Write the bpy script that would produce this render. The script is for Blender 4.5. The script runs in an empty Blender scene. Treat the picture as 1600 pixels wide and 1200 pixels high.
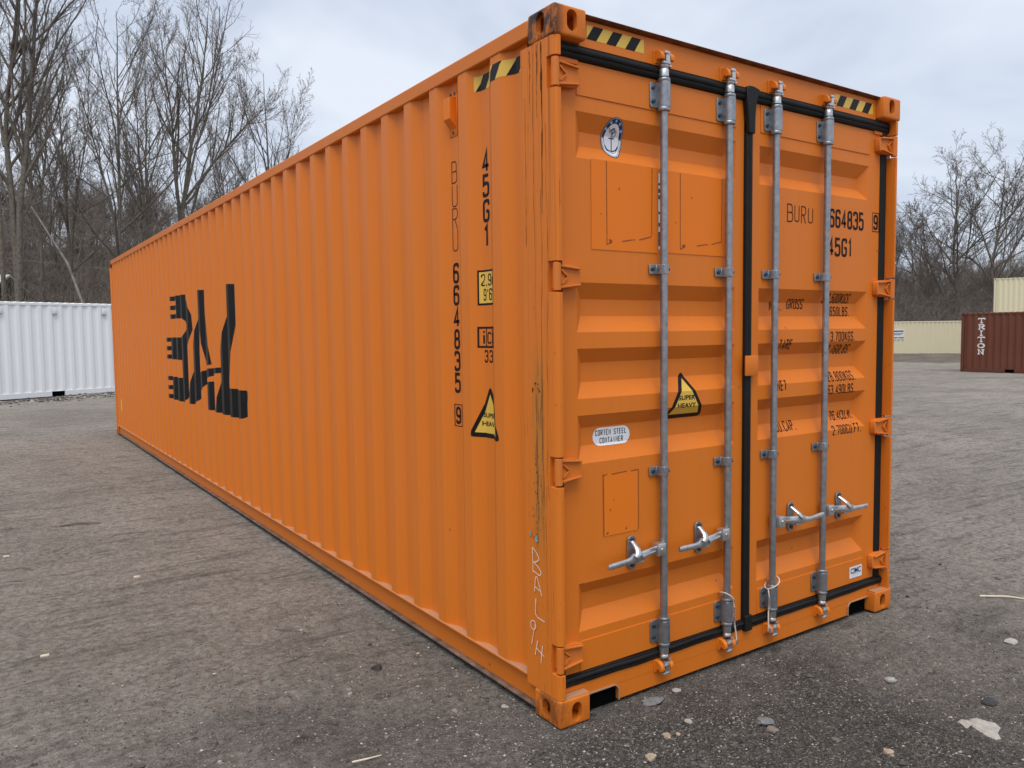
import bpy, bmesh, math, random
import numpy as np
from mathutils import Vector, Matrix
from mathutils.geometry import tessellate_polygon

sc = bpy.context.scene
col = sc.collection
rad = math.radians

# ------------------------------------------------------------------ camera
CX, CY, CZ = -1.8963, -2.4614, 1.6284
YAW, PITCH, ROLL, FPX = 0.598617, -0.066132, -0.012498, 1225.287
fw = Vector((math.sin(YAW)*math.cos(PITCH), math.cos(YAW)*math.cos(PITCH), math.sin(PITCH)))
r0 = Vector((math.cos(YAW), -math.sin(YAW), 0)); u0 = r0.cross(fw)
rv = r0*math.cos(ROLL) + u0*math.sin(ROLL); uv = -r0*math.sin(ROLL) + u0*math.cos(ROLL)
cam = bpy.data.cameras.new('camera'); camo = bpy.data.objects.new('camera', cam); col.objects.link(camo)
M = Matrix((rv, uv, -fw)).transposed().to_4x4(); M.translation = (CX, CY, CZ)
camo.matrix_world = M
cam.sensor_width = 36; cam.lens = FPX/1600*36; cam.clip_start = 0.05; cam.clip_end = 2000
sc.camera = camo

# ------------------------------------------------------------------ world: overcast sky
SUN_EL, SUN_AZ = rad(66), rad(-132)      # azimuth: angle from +x of the direction towards the sun
SUN_STRENGTH, SUN_ANGLE = 1.5, 50
EXPOSURE = 0.92
world = bpy.data.worlds.new('World'); sc.world = world; world.use_nodes = True
nt = world.node_tree; nt.nodes.clear()
N = nt.nodes.new; L = nt.links.new
sky = N('ShaderNodeTexSky'); sky.sky_type = 'NISHITA'; sky.sun_disc = False
sky.sun_elevation = SUN_EL; sky.sun_rotation = math.pi/2 - SUN_AZ
sky.air_density = 1.0; sky.dust_density = 2.0
tc = N('ShaderNodeTexCoord')
mp = N('ShaderNodeMapping'); mp.inputs['Scale'].default_value = (1.0, 1.0, 1.9)
n1 = N('ShaderNodeTexNoise'); n1.inputs['Scale'].default_value = 3.6; n1.inputs['Detail'].default_value = 4; n1.inputs['Roughness'].default_value = 0.5
n1.inputs['Distortion'].default_value = 0.3
cr = N('ShaderNodeValToRGB')
cr.color_ramp.elements[0].position = 0.38; cr.color_ramp.elements[0].color = (3.30, 3.70, 4.42, 1)
cr.color_ramp.elements[1].position = 0.62; cr.color_ramp.elements[1].color = (4.45, 4.75, 5.25, 1)
mx = N('ShaderNodeMix'); mx.data_type = 'RGBA'; mx.inputs[0].default_value = 0.92
bg = N('ShaderNodeBackground'); bg.inputs['Strength'].default_value = 0.1
out = N('ShaderNodeOutputWorld')
L(tc.outputs['Generated'], mp.inputs['Vector']); L(mp.outputs[0], n1.inputs['Vector']); L(n1.outputs[0], cr.inputs[0])
L(sky.outputs[0], mx.inputs[6]); L(cr.outputs[0], mx.inputs[7]); L(mx.outputs[2], bg.inputs['Color']); L(bg.outputs[0], out.inputs[0])

sun = bpy.data.lights.new('sun', 'SUN'); sun.energy = SUN_STRENGTH; sun.angle = rad(SUN_ANGLE); sun.color = (1, 0.965, 0.91)
suno = bpy.data.objects.new('sun', sun); col.objects.link(suno)
sd = Vector((math.cos(SUN_EL)*math.cos(SUN_AZ), math.cos(SUN_EL)*math.sin(SUN_AZ), math.sin(SUN_EL)))
suno.rotation_euler = sd.to_track_quat('Z', 'Y').to_euler(); suno.location = (-5, -5, 20)
vs = sc.view_settings; vs.view_transform = 'Standard'; vs.look = 'None'; vs.gamma = 1; vs.exposure = EXPOSURE
vs.use_curve_mapping = False

# ------------------------------------------------------------------ materials
class NT:
    def __init__(s, name):
        s.m = bpy.data.materials.new(name); s.m.use_nodes = True
        s.t = s.m.node_tree; s.b = s.t.nodes['Principled BSDF']
        s.co = s.n('ShaderNodeTexCoord').outputs['Object']
    def n(s, k, **kw):
        x = s.t.nodes.new(k)
        for a, v in kw.items(): setattr(x, a, v)
        return x
    def l(s, a, b): s.t.links.new(a, b)
    def set(s, x, key, v):
        i = x.inputs[key]
        if hasattr(v, 'node'): s.l(v, i)
        else: i.default_value = v
    def mapping(s, scale, loc=(0, 0, 0), rot=(0, 0, 0)):
        x = s.n('ShaderNodeMapping'); s.l(s.co, x.inputs[0]); x.inputs['Scale'].default_value = scale
        x.inputs['Location'].default_value = loc; x.inputs['Rotation'].default_value = rot
        return x.outputs[0]
    def noise(s, scale, detail=3, rough=0.5, vec=None, dist=0):
        x = s.n('ShaderNodeTexNoise'); s.l(vec if vec is not None else s.co, x.inputs['Vector'])
        x.inputs['Scale'].default_value = scale; x.inputs['Detail'].default_value = detail
        x.inputs['Roughness'].default_value = rough; x.inputs['Distortion'].default_value = dist
        return x.outputs[0]
    def voronoi(s, scale, out='Distance', vec=None, feature='F1'):
        x = s.n('ShaderNodeTexVoronoi', feature=feature); s.l(vec if vec is not None else s.co, x.inputs['Vector'])
        x.inputs['Scale'].default_value = scale
        return x.outputs[out]
    def ramp(s, v, stops):
        x = s.n('ShaderNodeValToRGB'); s.l(v, x.inputs[0]); e = x.color_ramp.elements
        while len(e) < len(stops): e.new(0.5)
        for i, (p, c) in enumerate(stops):
            if not isinstance(c, tuple): c = (c, c, c)
            e[i].position = p; e[i].color = (*c, 1)
        return x.outputs[0]
    def mix(s, f, a, b, mode='MIX'):
        x = s.n('ShaderNodeMix', data_type='RGBA', blend_type=mode)
        s.set(x, 0, f)
        for k, v in ((6, a), (7, b)):
            if isinstance(v, tuple): v = (*v[:3], 1)
            s.set(x, k, v)
        return x.outputs[2]
    def math(s, op, a, b=0.0):
        x = s.n('ShaderNodeMath', operation=op); s.set(x, 0, a); s.set(x, 1, b); return x.outputs[0]
    def sep(s):
        x = s.n('ShaderNodeSeparateXYZ'); s.l(s.co, x.inputs[0]); return x.outputs
    def rng(s, v, a, b, c=0.0, d=1.0):
        x = s.n('ShaderNodeMapRange'); s.l(v, x.inputs[0])
        for i, q in enumerate((a, b, c, d)): x.inputs[i+1].default_value = q
        return x.outputs[0]
    def bump(s, h, strength, dist=0.01):
        x = s.n('ShaderNodeBump'); x.inputs['Strength'].default_value = strength; x.inputs['Distance'].default_value = dist
        s.l(h, x.inputs['Height']); s.l(x.outputs[0], s.b.inputs['Normal'])
    def fin(s, color, rough=0.5, metal=0.0, spec=0.5):
        if isinstance(color, tuple): color = (*color[:3], 1)
        s.set(s.b, 'Base Color', color); s.set(s.b, 'Roughness', rough); s.set(s.b, 'Metallic', metal)
        s.b.inputs['Specular IOR Level'].default_value = spec
        return s.m

ORANGE = (0.67, 0.172, 0.011)

def paint(name, rgb, rough=0.48, fade=0.12, chips=0.5, dust=0.0, streak=0.12):
    m = NT(name)
    dark = tuple(c*0.72 for c in rgb)
    pale = tuple(c*0.9 + 0.05 for c in rgb)
    f1 = m.ramp(m.noise(1.1, 4, 0.6), [(0.35, 0.0), (0.7, 1.0)])
    c = m.mix(m.math('MULTIPLY', f1, fade), rgb, pale)
    st = m.ramp(m.noise(1.0, 5, 0.65, m.mapping((26, 26, 0.55))), [(0.45, 0.0), (0.75, 1.0)])
    c = m.mix(m.math('MULTIPLY', st, streak), c, dark)
    if chips:
        vd = m.ramp(m.voronoi(6.5), [(0.035, 1.0), (0.06, 0.0)])
        ms = m.ramp(m.noise(2.3, 3), [(0.49, 0.0), (0.55, 1.0)])
        c = m.mix(m.math('MULTIPLY', m.math('MULTIPLY', vd, ms), chips), c, (0.09, 0.03, 0.012))
    if dust:
        d = m.ramp(m.noise(9, 5, 0.7), [(0.35, 0.0), (0.65, 1.0)])
        c = m.mix(m.math('MULTIPLY', d, dust), c, (0.30, 0.22, 0.16))
    ro = m.math('ADD', m.math('MULTIPLY', m.noise(7, 4), 0.18), rough-0.09)
    h = m.math('ADD', m.math('MULTIPLY', m.noise(3.0, 2), 1.6), m.math('MULTIPLY', m.noise(420, 2), 0.06))
    m.bump(h, 0.25, 0.004)
    return m.fin(c, ro, 0, 0.32)

def worn_paint(name, rgb, post=False, heavy=False):
    m = NT(name)
    z = m.sep()['Z']; y = m.sep()['Y']
    st = m.ramp(m.noise(1.0, 6, 0.7, m.mapping((85, 85, 0.55)), 0.6), [(0.55, 0.0), (0.60, 1.0)])
    top = m.rng(z, 1.4, 2.75, 0.08, 1.0)
    c = m.mix(m.math('MULTIPLY', m.ramp(m.noise(2.0, 4), [(0.3, 0.0), (0.7, 1.0)]), 0.15), rgb, tuple(q*0.8+0.04 for q in rgb))
    if post:
        c = m.mix(m.math('MULTIPLY', st, m.math('MULTIPLY', top, 0.45)), c, (0.035, 0.018, 0.010))
        # long bare scrape below the middle of the post
        zm = m.math('MULTIPLY', m.rng(z, 0.62, 0.85), m.rng(z, 1.60, 1.42))
        ym = m.math('MULTIPLY', m.rng(y, 0.085, 0.11), m.rng(y, 0.185, 0.15))
        sp = m.ramp(m.noise(1.0, 5, 0.75, m.mapping((45, 45, 3.5))), [(0.50, 0.0), (0.6, 1.0)])
        k = m.math('MULTIPLY', m.math('MULTIPLY', zm, ym), 0.75)
        c = m.mix(k, c, (0.46, 0.17, 0.025))
        c = m.mix(m.math('MULTIPLY', k, sp), c, (0.06, 0.045, 0.02))
        bl = m.ramp(m.noise(1.0, 5, 0.7, m.mapping((110, 110, 4))), [(0.62, 0.0), (0.67, 1.0)])
        c = m.mix(m.math('MULTIPLY', bl, 0.5), c, (0.10, 0.04, 0.015))
    if heavy:
        g = m.ramp(m.noise(1.0, 6, 0.72, m.mapping((16, 16, 7))), [(0.38, 0.0), (0.54, 1.0)])
        side = m.math('MULTIPLY', m.rng(m.sep()['X'], 0.06, 0.0), m.rng(z, 2.2, 2.7, 0.55, 1.0))
        c = m.mix(m.math('MULTIPLY', g, m.math('ADD', m.math('MULTIPLY', side, 0.95), 0.10)), c, (0.035, 0.022, 0.016))
    ch = m.ramp(m.noise(38, 4, 0.7), [(0.66, 0.0), (0.70, 1.0)])
    c = m.mix(m.math('MULTIPLY', ch, 0.75 if heavy else 0.35), c, (0.06, 0.022, 0.012))
    h = m.math('ADD', m.noise(3.0, 2), m.math('MULTIPLY', m.noise(160, 3), 0.25))
    m.bump(h, 0.35, 0.004)
    return m.fin(c, 0.55, 0, 0.3)

def plain(name, rgb, rough=0.6, metal=0.0, var=0.15, scale=20, spec=0.5, bump=0.1):
    m = NT(name)
    c = m.mix(m.ramp(m.noise(scale, 4, 0.6), [(0.3, 0.0), (0.7, 1.0)]), tuple(q*(1-var) for q in rgb), tuple(min(1, q*(1+var)) for q in rgb))
    if bump: m.bump(m.noise(scale*6, 3), bump, 0.004)
    return m.fin(c, rough, metal, spec)

MT = {}
MT['orange'] = paint('orange_paint', ORANGE)
MT['orange_side'] = paint('orange_side_paint', ORANGE, rough=0.46, fade=0.15, streak=0.10, chips=0.3)
MT['orange_post'] = worn_paint('orange_scuffed_paint', ORANGE, post=True)
MT['orange_cast'] = worn_paint('orange_chipped_casting', ORANGE, heavy=True)
MT['orange_rail'] = paint('orange_rail_paint', tuple(c*0.93 for c in ORANGE), rough=0.5, streak=0.05, chips=0.8)
MT['orange_hinge'] = paint('orange_cast_hinge', tuple(c*0.95 for c in ORANGE), rough=0.55, chips=0.9, dust=0.10)
MT['orange_patch'] = paint('bright_orange_patch', (0.76, 0.180, 0.006), rough=0.55, fade=0.05, streak=0.03, chips=0.8)  # raised above the panel orange so patches look unshaded; vent shares it
MT['ledge'] = paint('dusty_orange_ledge', (0.50, 0.22, 0.10), rough=0.8, dust=0.75, chips=0.0)
MT['dirty_flange'] = plain('muddy_flange', (0.17, 0.105, 0.075), 0.9, 0, 0.5, 14, 0.2, 0.3)
MT['rubber'] = plain('black_rubber', (0.009, 0.009, 0.009), 0.55, 0, 0.3, 12, spec=0.25)
MT['zinc'] = plain('galvanised_steel', (0.31, 0.33, 0.355), 0.36, 0.80, 0.22, 35, bump=0.25)
MT['zinc_bright'] = plain('bright_zinc_steel', (0.56, 0.57, 0.58), 0.30, 0.85, 0.2, 30, bump=0.2)
MT['bolt'] = plain('blued_bolt', (0.05, 0.07, 0.09), 0.4, 0.6, 0.3, 80)
MT['hole'] = plain('black_hole', (0.004, 0.004, 0.004), 1.0, spec=0)  # near-black standing in for the dark inside pockets and casting holes
MT['black'] = plain('black_vinyl', (0.007, 0.006, 0.006), 0.42, 0, 0.2, 6, spec=0.2)
MT['ink'] = plain('black_print', (0.012, 0.006, 0.008), 0.6, 0, 0.3, 40, spec=0.2, bump=0)
MT['marker'] = plain('marker_ink', (0.035, 0.010, 0.010), 0.6, 0, 0.3, 60, spec=0.2, bump=0)
MT['yellow'] = plain('yellow_vinyl', (0.70, 0.44, 0.06), 0.45, 0, 0.06, 6)
MT['white'] = plain('white_vinyl', (0.74, 0.76, 0.80), 0.4, 0, 0.04, 10)
MT['navy'] = plain('navy_print', (0.012, 0.016, 0.07), 0.4)
MT['sky_print'] = plain('pale_blue_print', (0.30, 0.45, 0.68), 0.4)
MT['green_print'] = plain('dark_green_print', (0.02, 0.06, 0.06), 0.4)
MT['grey_print'] = plain('grey_print', (0.32, 0.34, 0.36), 0.5)
MT['chalk'] = plain('pale_chalk', (0.78, 0.60, 0.45), 0.9, 0, 0.25, 90, bump=0)
MT['teal_smear'] = plain('teal_smear', (0.16, 0.30, 0.30), 0.8, 0, 0.3, 60)
MT['wire'] = plain('cream_cable', (0.62, 0.55, 0.47), 0.5, 0, 0.2, 50)

def tag(o, label=None, cat=None, group=None, kind=None):
    if label: o['label'] = label
    if cat: o['category'] = cat
    if group: o['group'] = group
    if kind: o['kind'] = kind
    return o
def empty(name, loc=(0, 0, 0), rz=0.0, **kw):
    o = bpy.data.objects.new(name, None); col.objects.link(o); o.location = loc; o.rotation_euler = (0, 0, rz)
    o.empty_display_size = 0.2
    return tag(o, **kw)
def link(name, me, parent=None):
    o = bpy.data.objects.new(name, me); col.objects.link(o)
    if parent is not None: o.parent = parent
    return o
def copy_tree(o, parent=None):
    c = o.copy(); col.objects.link(c)
    if parent is not None: c.parent = parent
    for ch in list(o.children): copy_tree(ch, c)
    return c

class MB:
    def __init__(s): s.v = []; s.f = []; s.mi = []; s.cur = 0
    def add(s, vs, fs):
        o = len(s.v); s.v += [tuple(p) for p in vs]; s.f += [tuple(i+o for i in f) for f in fs]; s.mi += [s.cur]*len(fs); return s
    def box(s, x0, x1, y0, y1, z0, z1):
        v = [(x, y, z) for x in (x0, x1) for y in (y0, y1) for z in (z0, z1)]
        return s.add(v, [(0, 1, 3, 2), (4, 6, 7, 5), (0, 4, 5, 1), (2, 3, 7, 6), (0, 2, 6, 4), (1, 5, 7, 3)])
    def rbox(s, x0, x1, y0, y1, z0, z1, b=0.004, seg=2):
        bm = bmesh.new(); bmesh.ops.create_cube(bm, size=1)
        bmesh.ops.scale(bm, vec=(x1-x0, y1-y0, z1-z0), verts=bm.verts)
        bmesh.ops.translate(bm, vec=((x0+x1)/2, (y0+y1)/2, (z0+z1)/2), verts=bm.verts)
        bmesh.ops.bevel(bm, geom=bm.edges[:], offset=b, segments=seg, affect='EDGES', profile=0.5)
        return s.bm(bm)
    def bm(s, bm):
        bm.verts.index_update()
        s.add([v.co for v in bm.verts], [[v.index for v in f.verts] for f in bm.faces]); bm.free(); return s
    def prism(s, poly, axis, a, b):
        n = len(poly)
        def P(q, h):
            return (h, q[0], q[1]) if axis == 'x' else ((q[0], h, q[1]) if axis == 'y' else (q[0], q[1], h))
        v = [P(q, a) for q in poly] + [P(q, b) for q in poly]
        f = [(i, (i+1) % n, n+(i+1) % n, n+i) for i in range(n)]
        tri = tessellate_polygon([[Vector((q[0], q[1], 0)) for q in poly]])
        f += [tuple(t) for t in tri] + [tuple(n+i for i in reversed(t)) for t in tri]
        return s.add(v, f)
    def tube(s, pts, r, sides=8, flat=None):
        pts = [Vector(p) for p in pts]; n = len(pts); rs = r if isinstance(r, (list, tuple)) else [r]*n
        v = []; prev = None
        for i, p in enumerate(pts):
            t = (pts[min(i+1, n-1)] - pts[max(i-1, 0)]).normalized()
            a = prev if prev is not None else (Vector((0, 0, 1)) if abs(t.z) < 0.9 else Vector((1, 0, 0)))
            a = (a - t*a.dot(t)).normalized(); prev = a; b = t.cross(a)
            for k in range(sides):
                an = 2*math.pi*k/sides
                ka, kb = (1, 1) if flat is None else flat
                v.append(p + (a*math.cos(an)*ka + b*math.sin(an)*kb)*rs[i])
        f = [(i*sides+k, i*sides+(k+1) % sides, (i+1)*sides+(k+1) % sides, (i+1)*sides+k) for i in range(n-1) for k in range(sides)]
        f += [tuple(range(sides))[::-1], tuple(range((n-1)*sides, n*sides))]
        return s.add(v, f)
    def lathe(s, prof, c, sides=14):   # prof: (r, z); axis z through c=(x, y)
        return s.tube([(c[0], c[1], z) for r, z in prof], [max(r, 1e-4) for r, z in prof], sides)
    def mesh(s, name, mats, smooth=None):
        me = bpy.data.meshes.new(name); me.from_pydata(s.v, [], s.f)
        for m in (mats if isinstance(mats, (list, tuple)) else [mats]): me.materials.append(m)
        if len(set(s.mi)) > 1: me.polygons.foreach_set('material_index', s.mi)
        bm = bmesh.new(); bm.from_mesh(me)
        bmesh.ops.recalc_face_normals(bm, faces=bm.faces[:])
        if smooth:
            for f in bm.faces: f.smooth = True
            for e in bm.edges:
                if len(e.link_faces) != 2 or e.calc_face_angle(3) > smooth: e.smooth = False
        bm.to_mesh(me); bm.free(); me.update()
        return me
    def build(s, name, mats, parent=None, smooth=rad(35), bevel=0):
        o = link(name, s.mesh(name, mats, smooth), parent)
        if bevel:
            md = o.modifiers.new('bevel', 'BEVEL'); md.width = bevel; md.segments = 2; md.limit_method = 'ANGLE'; md.angle_limit = rad(40)
        return o

def pieces(name, mat, parent, tubes_):
    for p, r in tubes_: MB().tube(p, r, 8).build(name, mat, parent)
def rot_arc(cx, cy, r, a0, a1, n):
    return [(cx+r*math.cos(a0+(a1-a0)*i/n), cy+r*math.sin(a0+(a1-a0)*i/n)) for i in range(n+1)]

# ------------------------------------------------------------------ value noise for terrain
class VN:
    def __init__(s, seed): s.t = np.random.RandomState(seed).rand(256, 256).astype(np.float64)
    def __call__(s, x, y):
        xi = np.floor(x).astype(int); yi = np.floor(y).astype(int); fx = x-xi; fy = y-yi
        fx = fx*fx*(3-2*fx); fy = fy*fy*(3-2*fy); t = s.t
        a = t[xi & 255, yi & 255]; b = t[(xi+1) & 255, yi & 255]; c = t[xi & 255, (yi+1) & 255]; d = t[(xi+1) & 255, (yi+1) & 255]
        return (a*(1-fx)+b*fx)*(1-fy)+(c*(1-fx)+d*fx)*fy
    def fbm(s, x, y, o=4):
        r = 0; a = 0.5
        for i in range(o): r = r + a*s(x*2**i+17.3*i, y*2**i+9.1*i); a *= 0.5
        return r
VA, VB, VC = VN(1), VN(2), VN(3)

def base_z(x, y):
    return -0.0125*np.log1p(np.exp(np.clip((x-4.0)/1.5, -30, 30)))*1.5
def ground_z(x, y):
    x = np.asarray(x, float); y = np.asarray(y, float)
    d = np.hypot(x-CX, y-CY)
    h = 0.05*(VA.fbm(x*0.35+31, y*0.35+7, 4)-0.47)
    # long shallow tyre ruts
    for ang, sx, sy, amp in ((-0.45, 0.28, 2.6, 0.030), (0.25, 0.35, 3.4, 0.022)):
        u = x*math.cos(ang)+y*math.sin(ang); w = -x*math.sin(ang)+y*math.cos(ang)
        m = np.clip((VC.fbm(x*0.25+ang*40, y*0.25, 3)-0.40)*6, 0, 1)
        h += amp*m*(VB.fbm(u*sx+3, w*sy+5, 3)-0.45)
    near = np.clip((26-d)/18, 0, 1)
    h += 0.036*near*(VB.fbm(x*3.2, y*3.2, 5)-0.47)
    clod = np.clip((VC.fbm(x*1.1+5, y*1.1, 3)-0.46)*5, 0, 1)
    h += 0.075*near*clod*np.maximum(VA.fbm(x*9, y*9, 4)-0.48, 0)
    h += 0.007*np.clip((9-d)/6, 0, 1)*(VC.fbm(x*22, y*22, 3)-0.45)
    # keep the ground flat where the orange container bears on it
    ex = np.maximum(np.maximum(-x, x-2.438), 0); ey = np.maximum(np.maximum(-y, y-12.19), 0)
    k = np.clip(np.hypot(ex, ey)/0.9, 0, 1)
    h = h*(0.25+0.75*k) - 0.006*(1-k)
    return base_z(x, y) + h
def hill_z(x, y):
    x = np.asarray(x, float); y = np.asarray(y, float)
    d = np.hypot(x-CX, y-CY); az = np.arctan2(x-CX, y-CY)
    k = np.clip((az-0.45)/0.5, 0, 1); k = k*k*(3-2*k)
    H = 12.5*(1-k) + 1.5*k
    t = np.clip((d-46)/62, 0, 1); t = t*t*(3-2*t)
    return base_z(x, y) - 0.06 + H*t + t*2.2*(VA.fbm(x*0.05, y*0.05, 3)-0.45) + 0.25*(VB.fbm(x*0.3, y*0.3, 3)-0.45)*np.clip((d-44)/6, 0, 1)

def grid_mesh(name, X, Y, Z, mat):
    nr, nc = X.shape
    v = np.stack([X, Y, Z], -1).reshape(-1, 3)
    i = np.arange(nr-1)[:, None]*nc + np.arange(nc-1)[None]
    q = np.stack([i, i+1, i+nc+1, i+nc], -1).reshape(-1, 4)
    return np_mesh(name, v, q, mat)
def np_mesh(name, v, q, mat, smooth=True):
    k = q.shape[1]; me = bpy.data.meshes.new(name)
    me.vertices.add(len(v)); me.vertices.foreach_set('co', np.ascontiguousarray(v, np.float32).ravel())
    me.loops.add(q.size); me.loops.foreach_set('vertex_index', np.ascontiguousarray(q, np.int32).ravel())
    me.polygons.add(len(q)); me.polygons.foreach_set('loop_start', np.arange(0, q.size, k, dtype=np.int32))
    me.polygons.foreach_set('use_smooth', np.full(len(q), smooth))
    me.materials.append(mat); me.update(calc_edges=True); me.validate()
    return me

# ------------------------------------------------------------------ ground
def ground_material():
    m = NT('dirt_and_gravel')
    big = m.noise(0.35, 5, 0.6, dist=0.4)
    patch = m.noise(1.1, 5, 0.65)
    fine = m.noise(14, 6, 0.7)
    # gravelly area beside and in front of the doors: darker crushed stone, else compacted tan dirt
    s = m.sep()
    dx = m.math('SUBTRACT', s['X'], 0.5); dy = m.math('MULTIPLY', m.math('ADD', s['Y'], 0.6), 0.95)
    dist = m.math('SQRT', m.math('ADD', m.math('MULTIPLY', dx, dx), m.math('MULTIPLY', dy, dy)))
    gm = m.math('ADD', m.rng(dist, 0.4, 3.6, 0.72, -0.22), m.math('MULTIPLY', m.math('SUBTRACT', patch, 0.5), 1.5))
    gm = m.math('ADD', gm, m.math('MULTIPLY', m.math('SUBTRACT', big, 0.5), 1.3))
    gm = m.ramp(gm, [(0.05, 0.0), (0.80, 1.0)])
    dirt = m.mix(m.ramp(big, [(0.35, 0.0), (0.65, 1.0)]), (0.285, 0.252, 0.216), (0.390, 0.346, 0.300))
    dirt = m.mix(m.ramp(patch, [(0.34, 0.0), (0.52, 1.0)]), m.mix(0.35, dirt, (0.20, 0.172, 0.147)), dirt)
    dirt = m.mix(m.ramp(fine, [(0.34, 0.0), (0.50, 1.0)]), m.mix(0.40, dirt, (0.16, 0.136, 0.115)), dirt)
    # long dark scuffs left by wheels
    sc1 = m.ramp(m.noise(1.0, 6, 0.72, m.mapping((0.8, 6.0, 1), rot=(0, 0, -0.5))), [(0.39, 1.0), (0.46, 0.0)])
    sc2 = m.ramp(m.noise(1.0, 6, 0.75, m.mapping((1.3, 9.0, 1), (3, 5, 0), rot=(0, 0, 0.35))), [(0.37, 1.0), (0.43, 0.0)])
    dirt = m.mix(m.math('MULTIPLY', m.math('MAXIMUM', sc1, sc2), 0.5), dirt, (0.12, 0.103, 0.089))
    cells = m.voronoi(95, 'Color'); cb = m.n('ShaderNodeSeparateColor'); m.l(cells, cb.inputs[0])
    stone = m.ramp(cb.outputs[0], [(0.0, (0.030, 0.029, 0.028)), (0.55, (0.090, 0.082, 0.075)), (0.86, (0.165, 0.15, 0.135)), (0.95, (0.24, 0.22, 0.19)), (1.0, (0.46, 0.42, 0.36))])
    c2 = m.voronoi(210, 'Color'); cb2 = m.n('ShaderNodeSeparateColor'); m.l(c2, cb2.inputs[0])
    grain = m.ramp(cb2.outputs[1], [(0.0, (0.036, 0.033, 0.031)), (0.8, (0.140, 0.125, 0.112)), (0.97, (0.30, 0.275, 0.24)), (1.0, (0.48, 0.44, 0.38))])
    grav = m.mix(0.45, stone, grain)
    clump = m.ramp(m.noise(38, 7, 0.78), [(0.34, 0.45), (0.46, 0.92), (0.58, 1.05), (0.72, 1.30)])
    pit = m.ramp(m.noise(7.5, 6, 0.74, dist=0.6), [(0.36, 0.52), (0.45, 0.95), (0.62, 1.0), (0.75, 1.15)])
    crumb = m.ramp(m.voronoi(26), [(0.10, 1.12), (0.45, 0.97), (0.75, 0.72)])
    dirt = m.mix(1.0, dirt, clump, 'MULTIPLY'); rough_ = m.ramp(m.noise(0.8, 5, 0.65, m.mapping((0.7, 1.5, 1), (7, 2, 0), rot=(0, 0, -0.45)), 0.5), [(0.38, 0.08), (0.60, 1.0)])
    dirt = m.mix(rough_, dirt, m.mix(1.0, dirt, pit, 'MULTIPLY'), 'MIX'); dirt = m.mix(0.8, dirt, crumb, 'MULTIPLY')
    # broken rows of clods thrown up by tyres
    row = m.ramp(m.noise(1.0, 7, 0.8, m.mapping((1.6, 8.5, 1), (1, 9, 0), rot=(0, 0, -0.2)), 0.4), [(0.37, 1.0), (0.435, 0.0)])
    dirt = m.mix(m.math('MULTIPLY', row, 0.65), dirt, (0.085, 0.072, 0.062))
    gtone = m.ramp(cb2.outputs[2], [(0.0, 0.62), (0.7, 1.0), (0.96, 1.12), (1.0, 1.7)])
    dirt = m.mix(m.ramp(m.noise(2.5, 4), [(0.3, 0.25), (0.7, 0.9)]), dirt, m.mix(1.0, dirt, gtone, 'MULTIPLY'))
    # wind row of grey stone farther off
    grav = m.mix(0.9, grav, clump, 'MULTIPLY')
    grav = m.mix(0.7, grav, pit, 'MULTIPLY')
    c = m.mix(gm, dirt, grav)
    hv = m.math('ADD', m.math('MULTIPLY', m.voronoi(95), m.math('ADD', m.math('MULTIPLY', gm, 0.9), 0.12)), m.math('MULTIPLY', fine, 1.3))
    hv = m.math('ADD', hv, m.math('MULTIPLY', m.noise(60, 6, 0.75), 1.1))
    hv = m.math('ADD', hv, m.math('MULTIPLY', m.noise(5, 6, 0.68), 3.4))
    m.bump(hv, 1.0, 0.020)
    return m.fin(c, 0.93, 0, 0.25)
MT['ground'] = ground_material()

def polar(az, r):
    A, R = np.meshgrid(az, r)
    return CX+R*np.sin(A), CY+R*np.cos(A)
az_front = np.linspace(YAW-0.75, YAW+0.75, 620)
az_back = np.linspace(YAW+0.75, YAW-0.75+2*math.pi, 60)[1:]
azs = np.concatenate([az_front, az_back])
rs = np.concatenate([[0.02, 0.6], np.geomspace(1.0, 75, 520), np.geomspace(80, 700, 14)])
X, Y = polar(azs, rs)
g = link('ground', grid_mesh('ground', X, Y, ground_z(X, Y), MT['ground'])); tag(g, kind='structure')

mh = NT('leaf_litter_hillside')
MT['litter'] = mh.fin(mh.mix(mh.ramp(mh.noise(0.6, 6, 0.7), [(0.35, 0.0), (0.65, 1.0)]), (0.090, 0.074, 0.062), (0.165, 0.140, 0.115)), 1.0, 0, 0.1)
X, Y = polar(np.linspace(-0.6, 1.9, 220), np.concatenate([np.linspace(45, 120, 60), np.geomspace(130, 800, 14)]))
tag(link('hill', grid_mesh('hill', X, Y, hill_z(X, Y), MT['litter'])), kind='structure')

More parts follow.
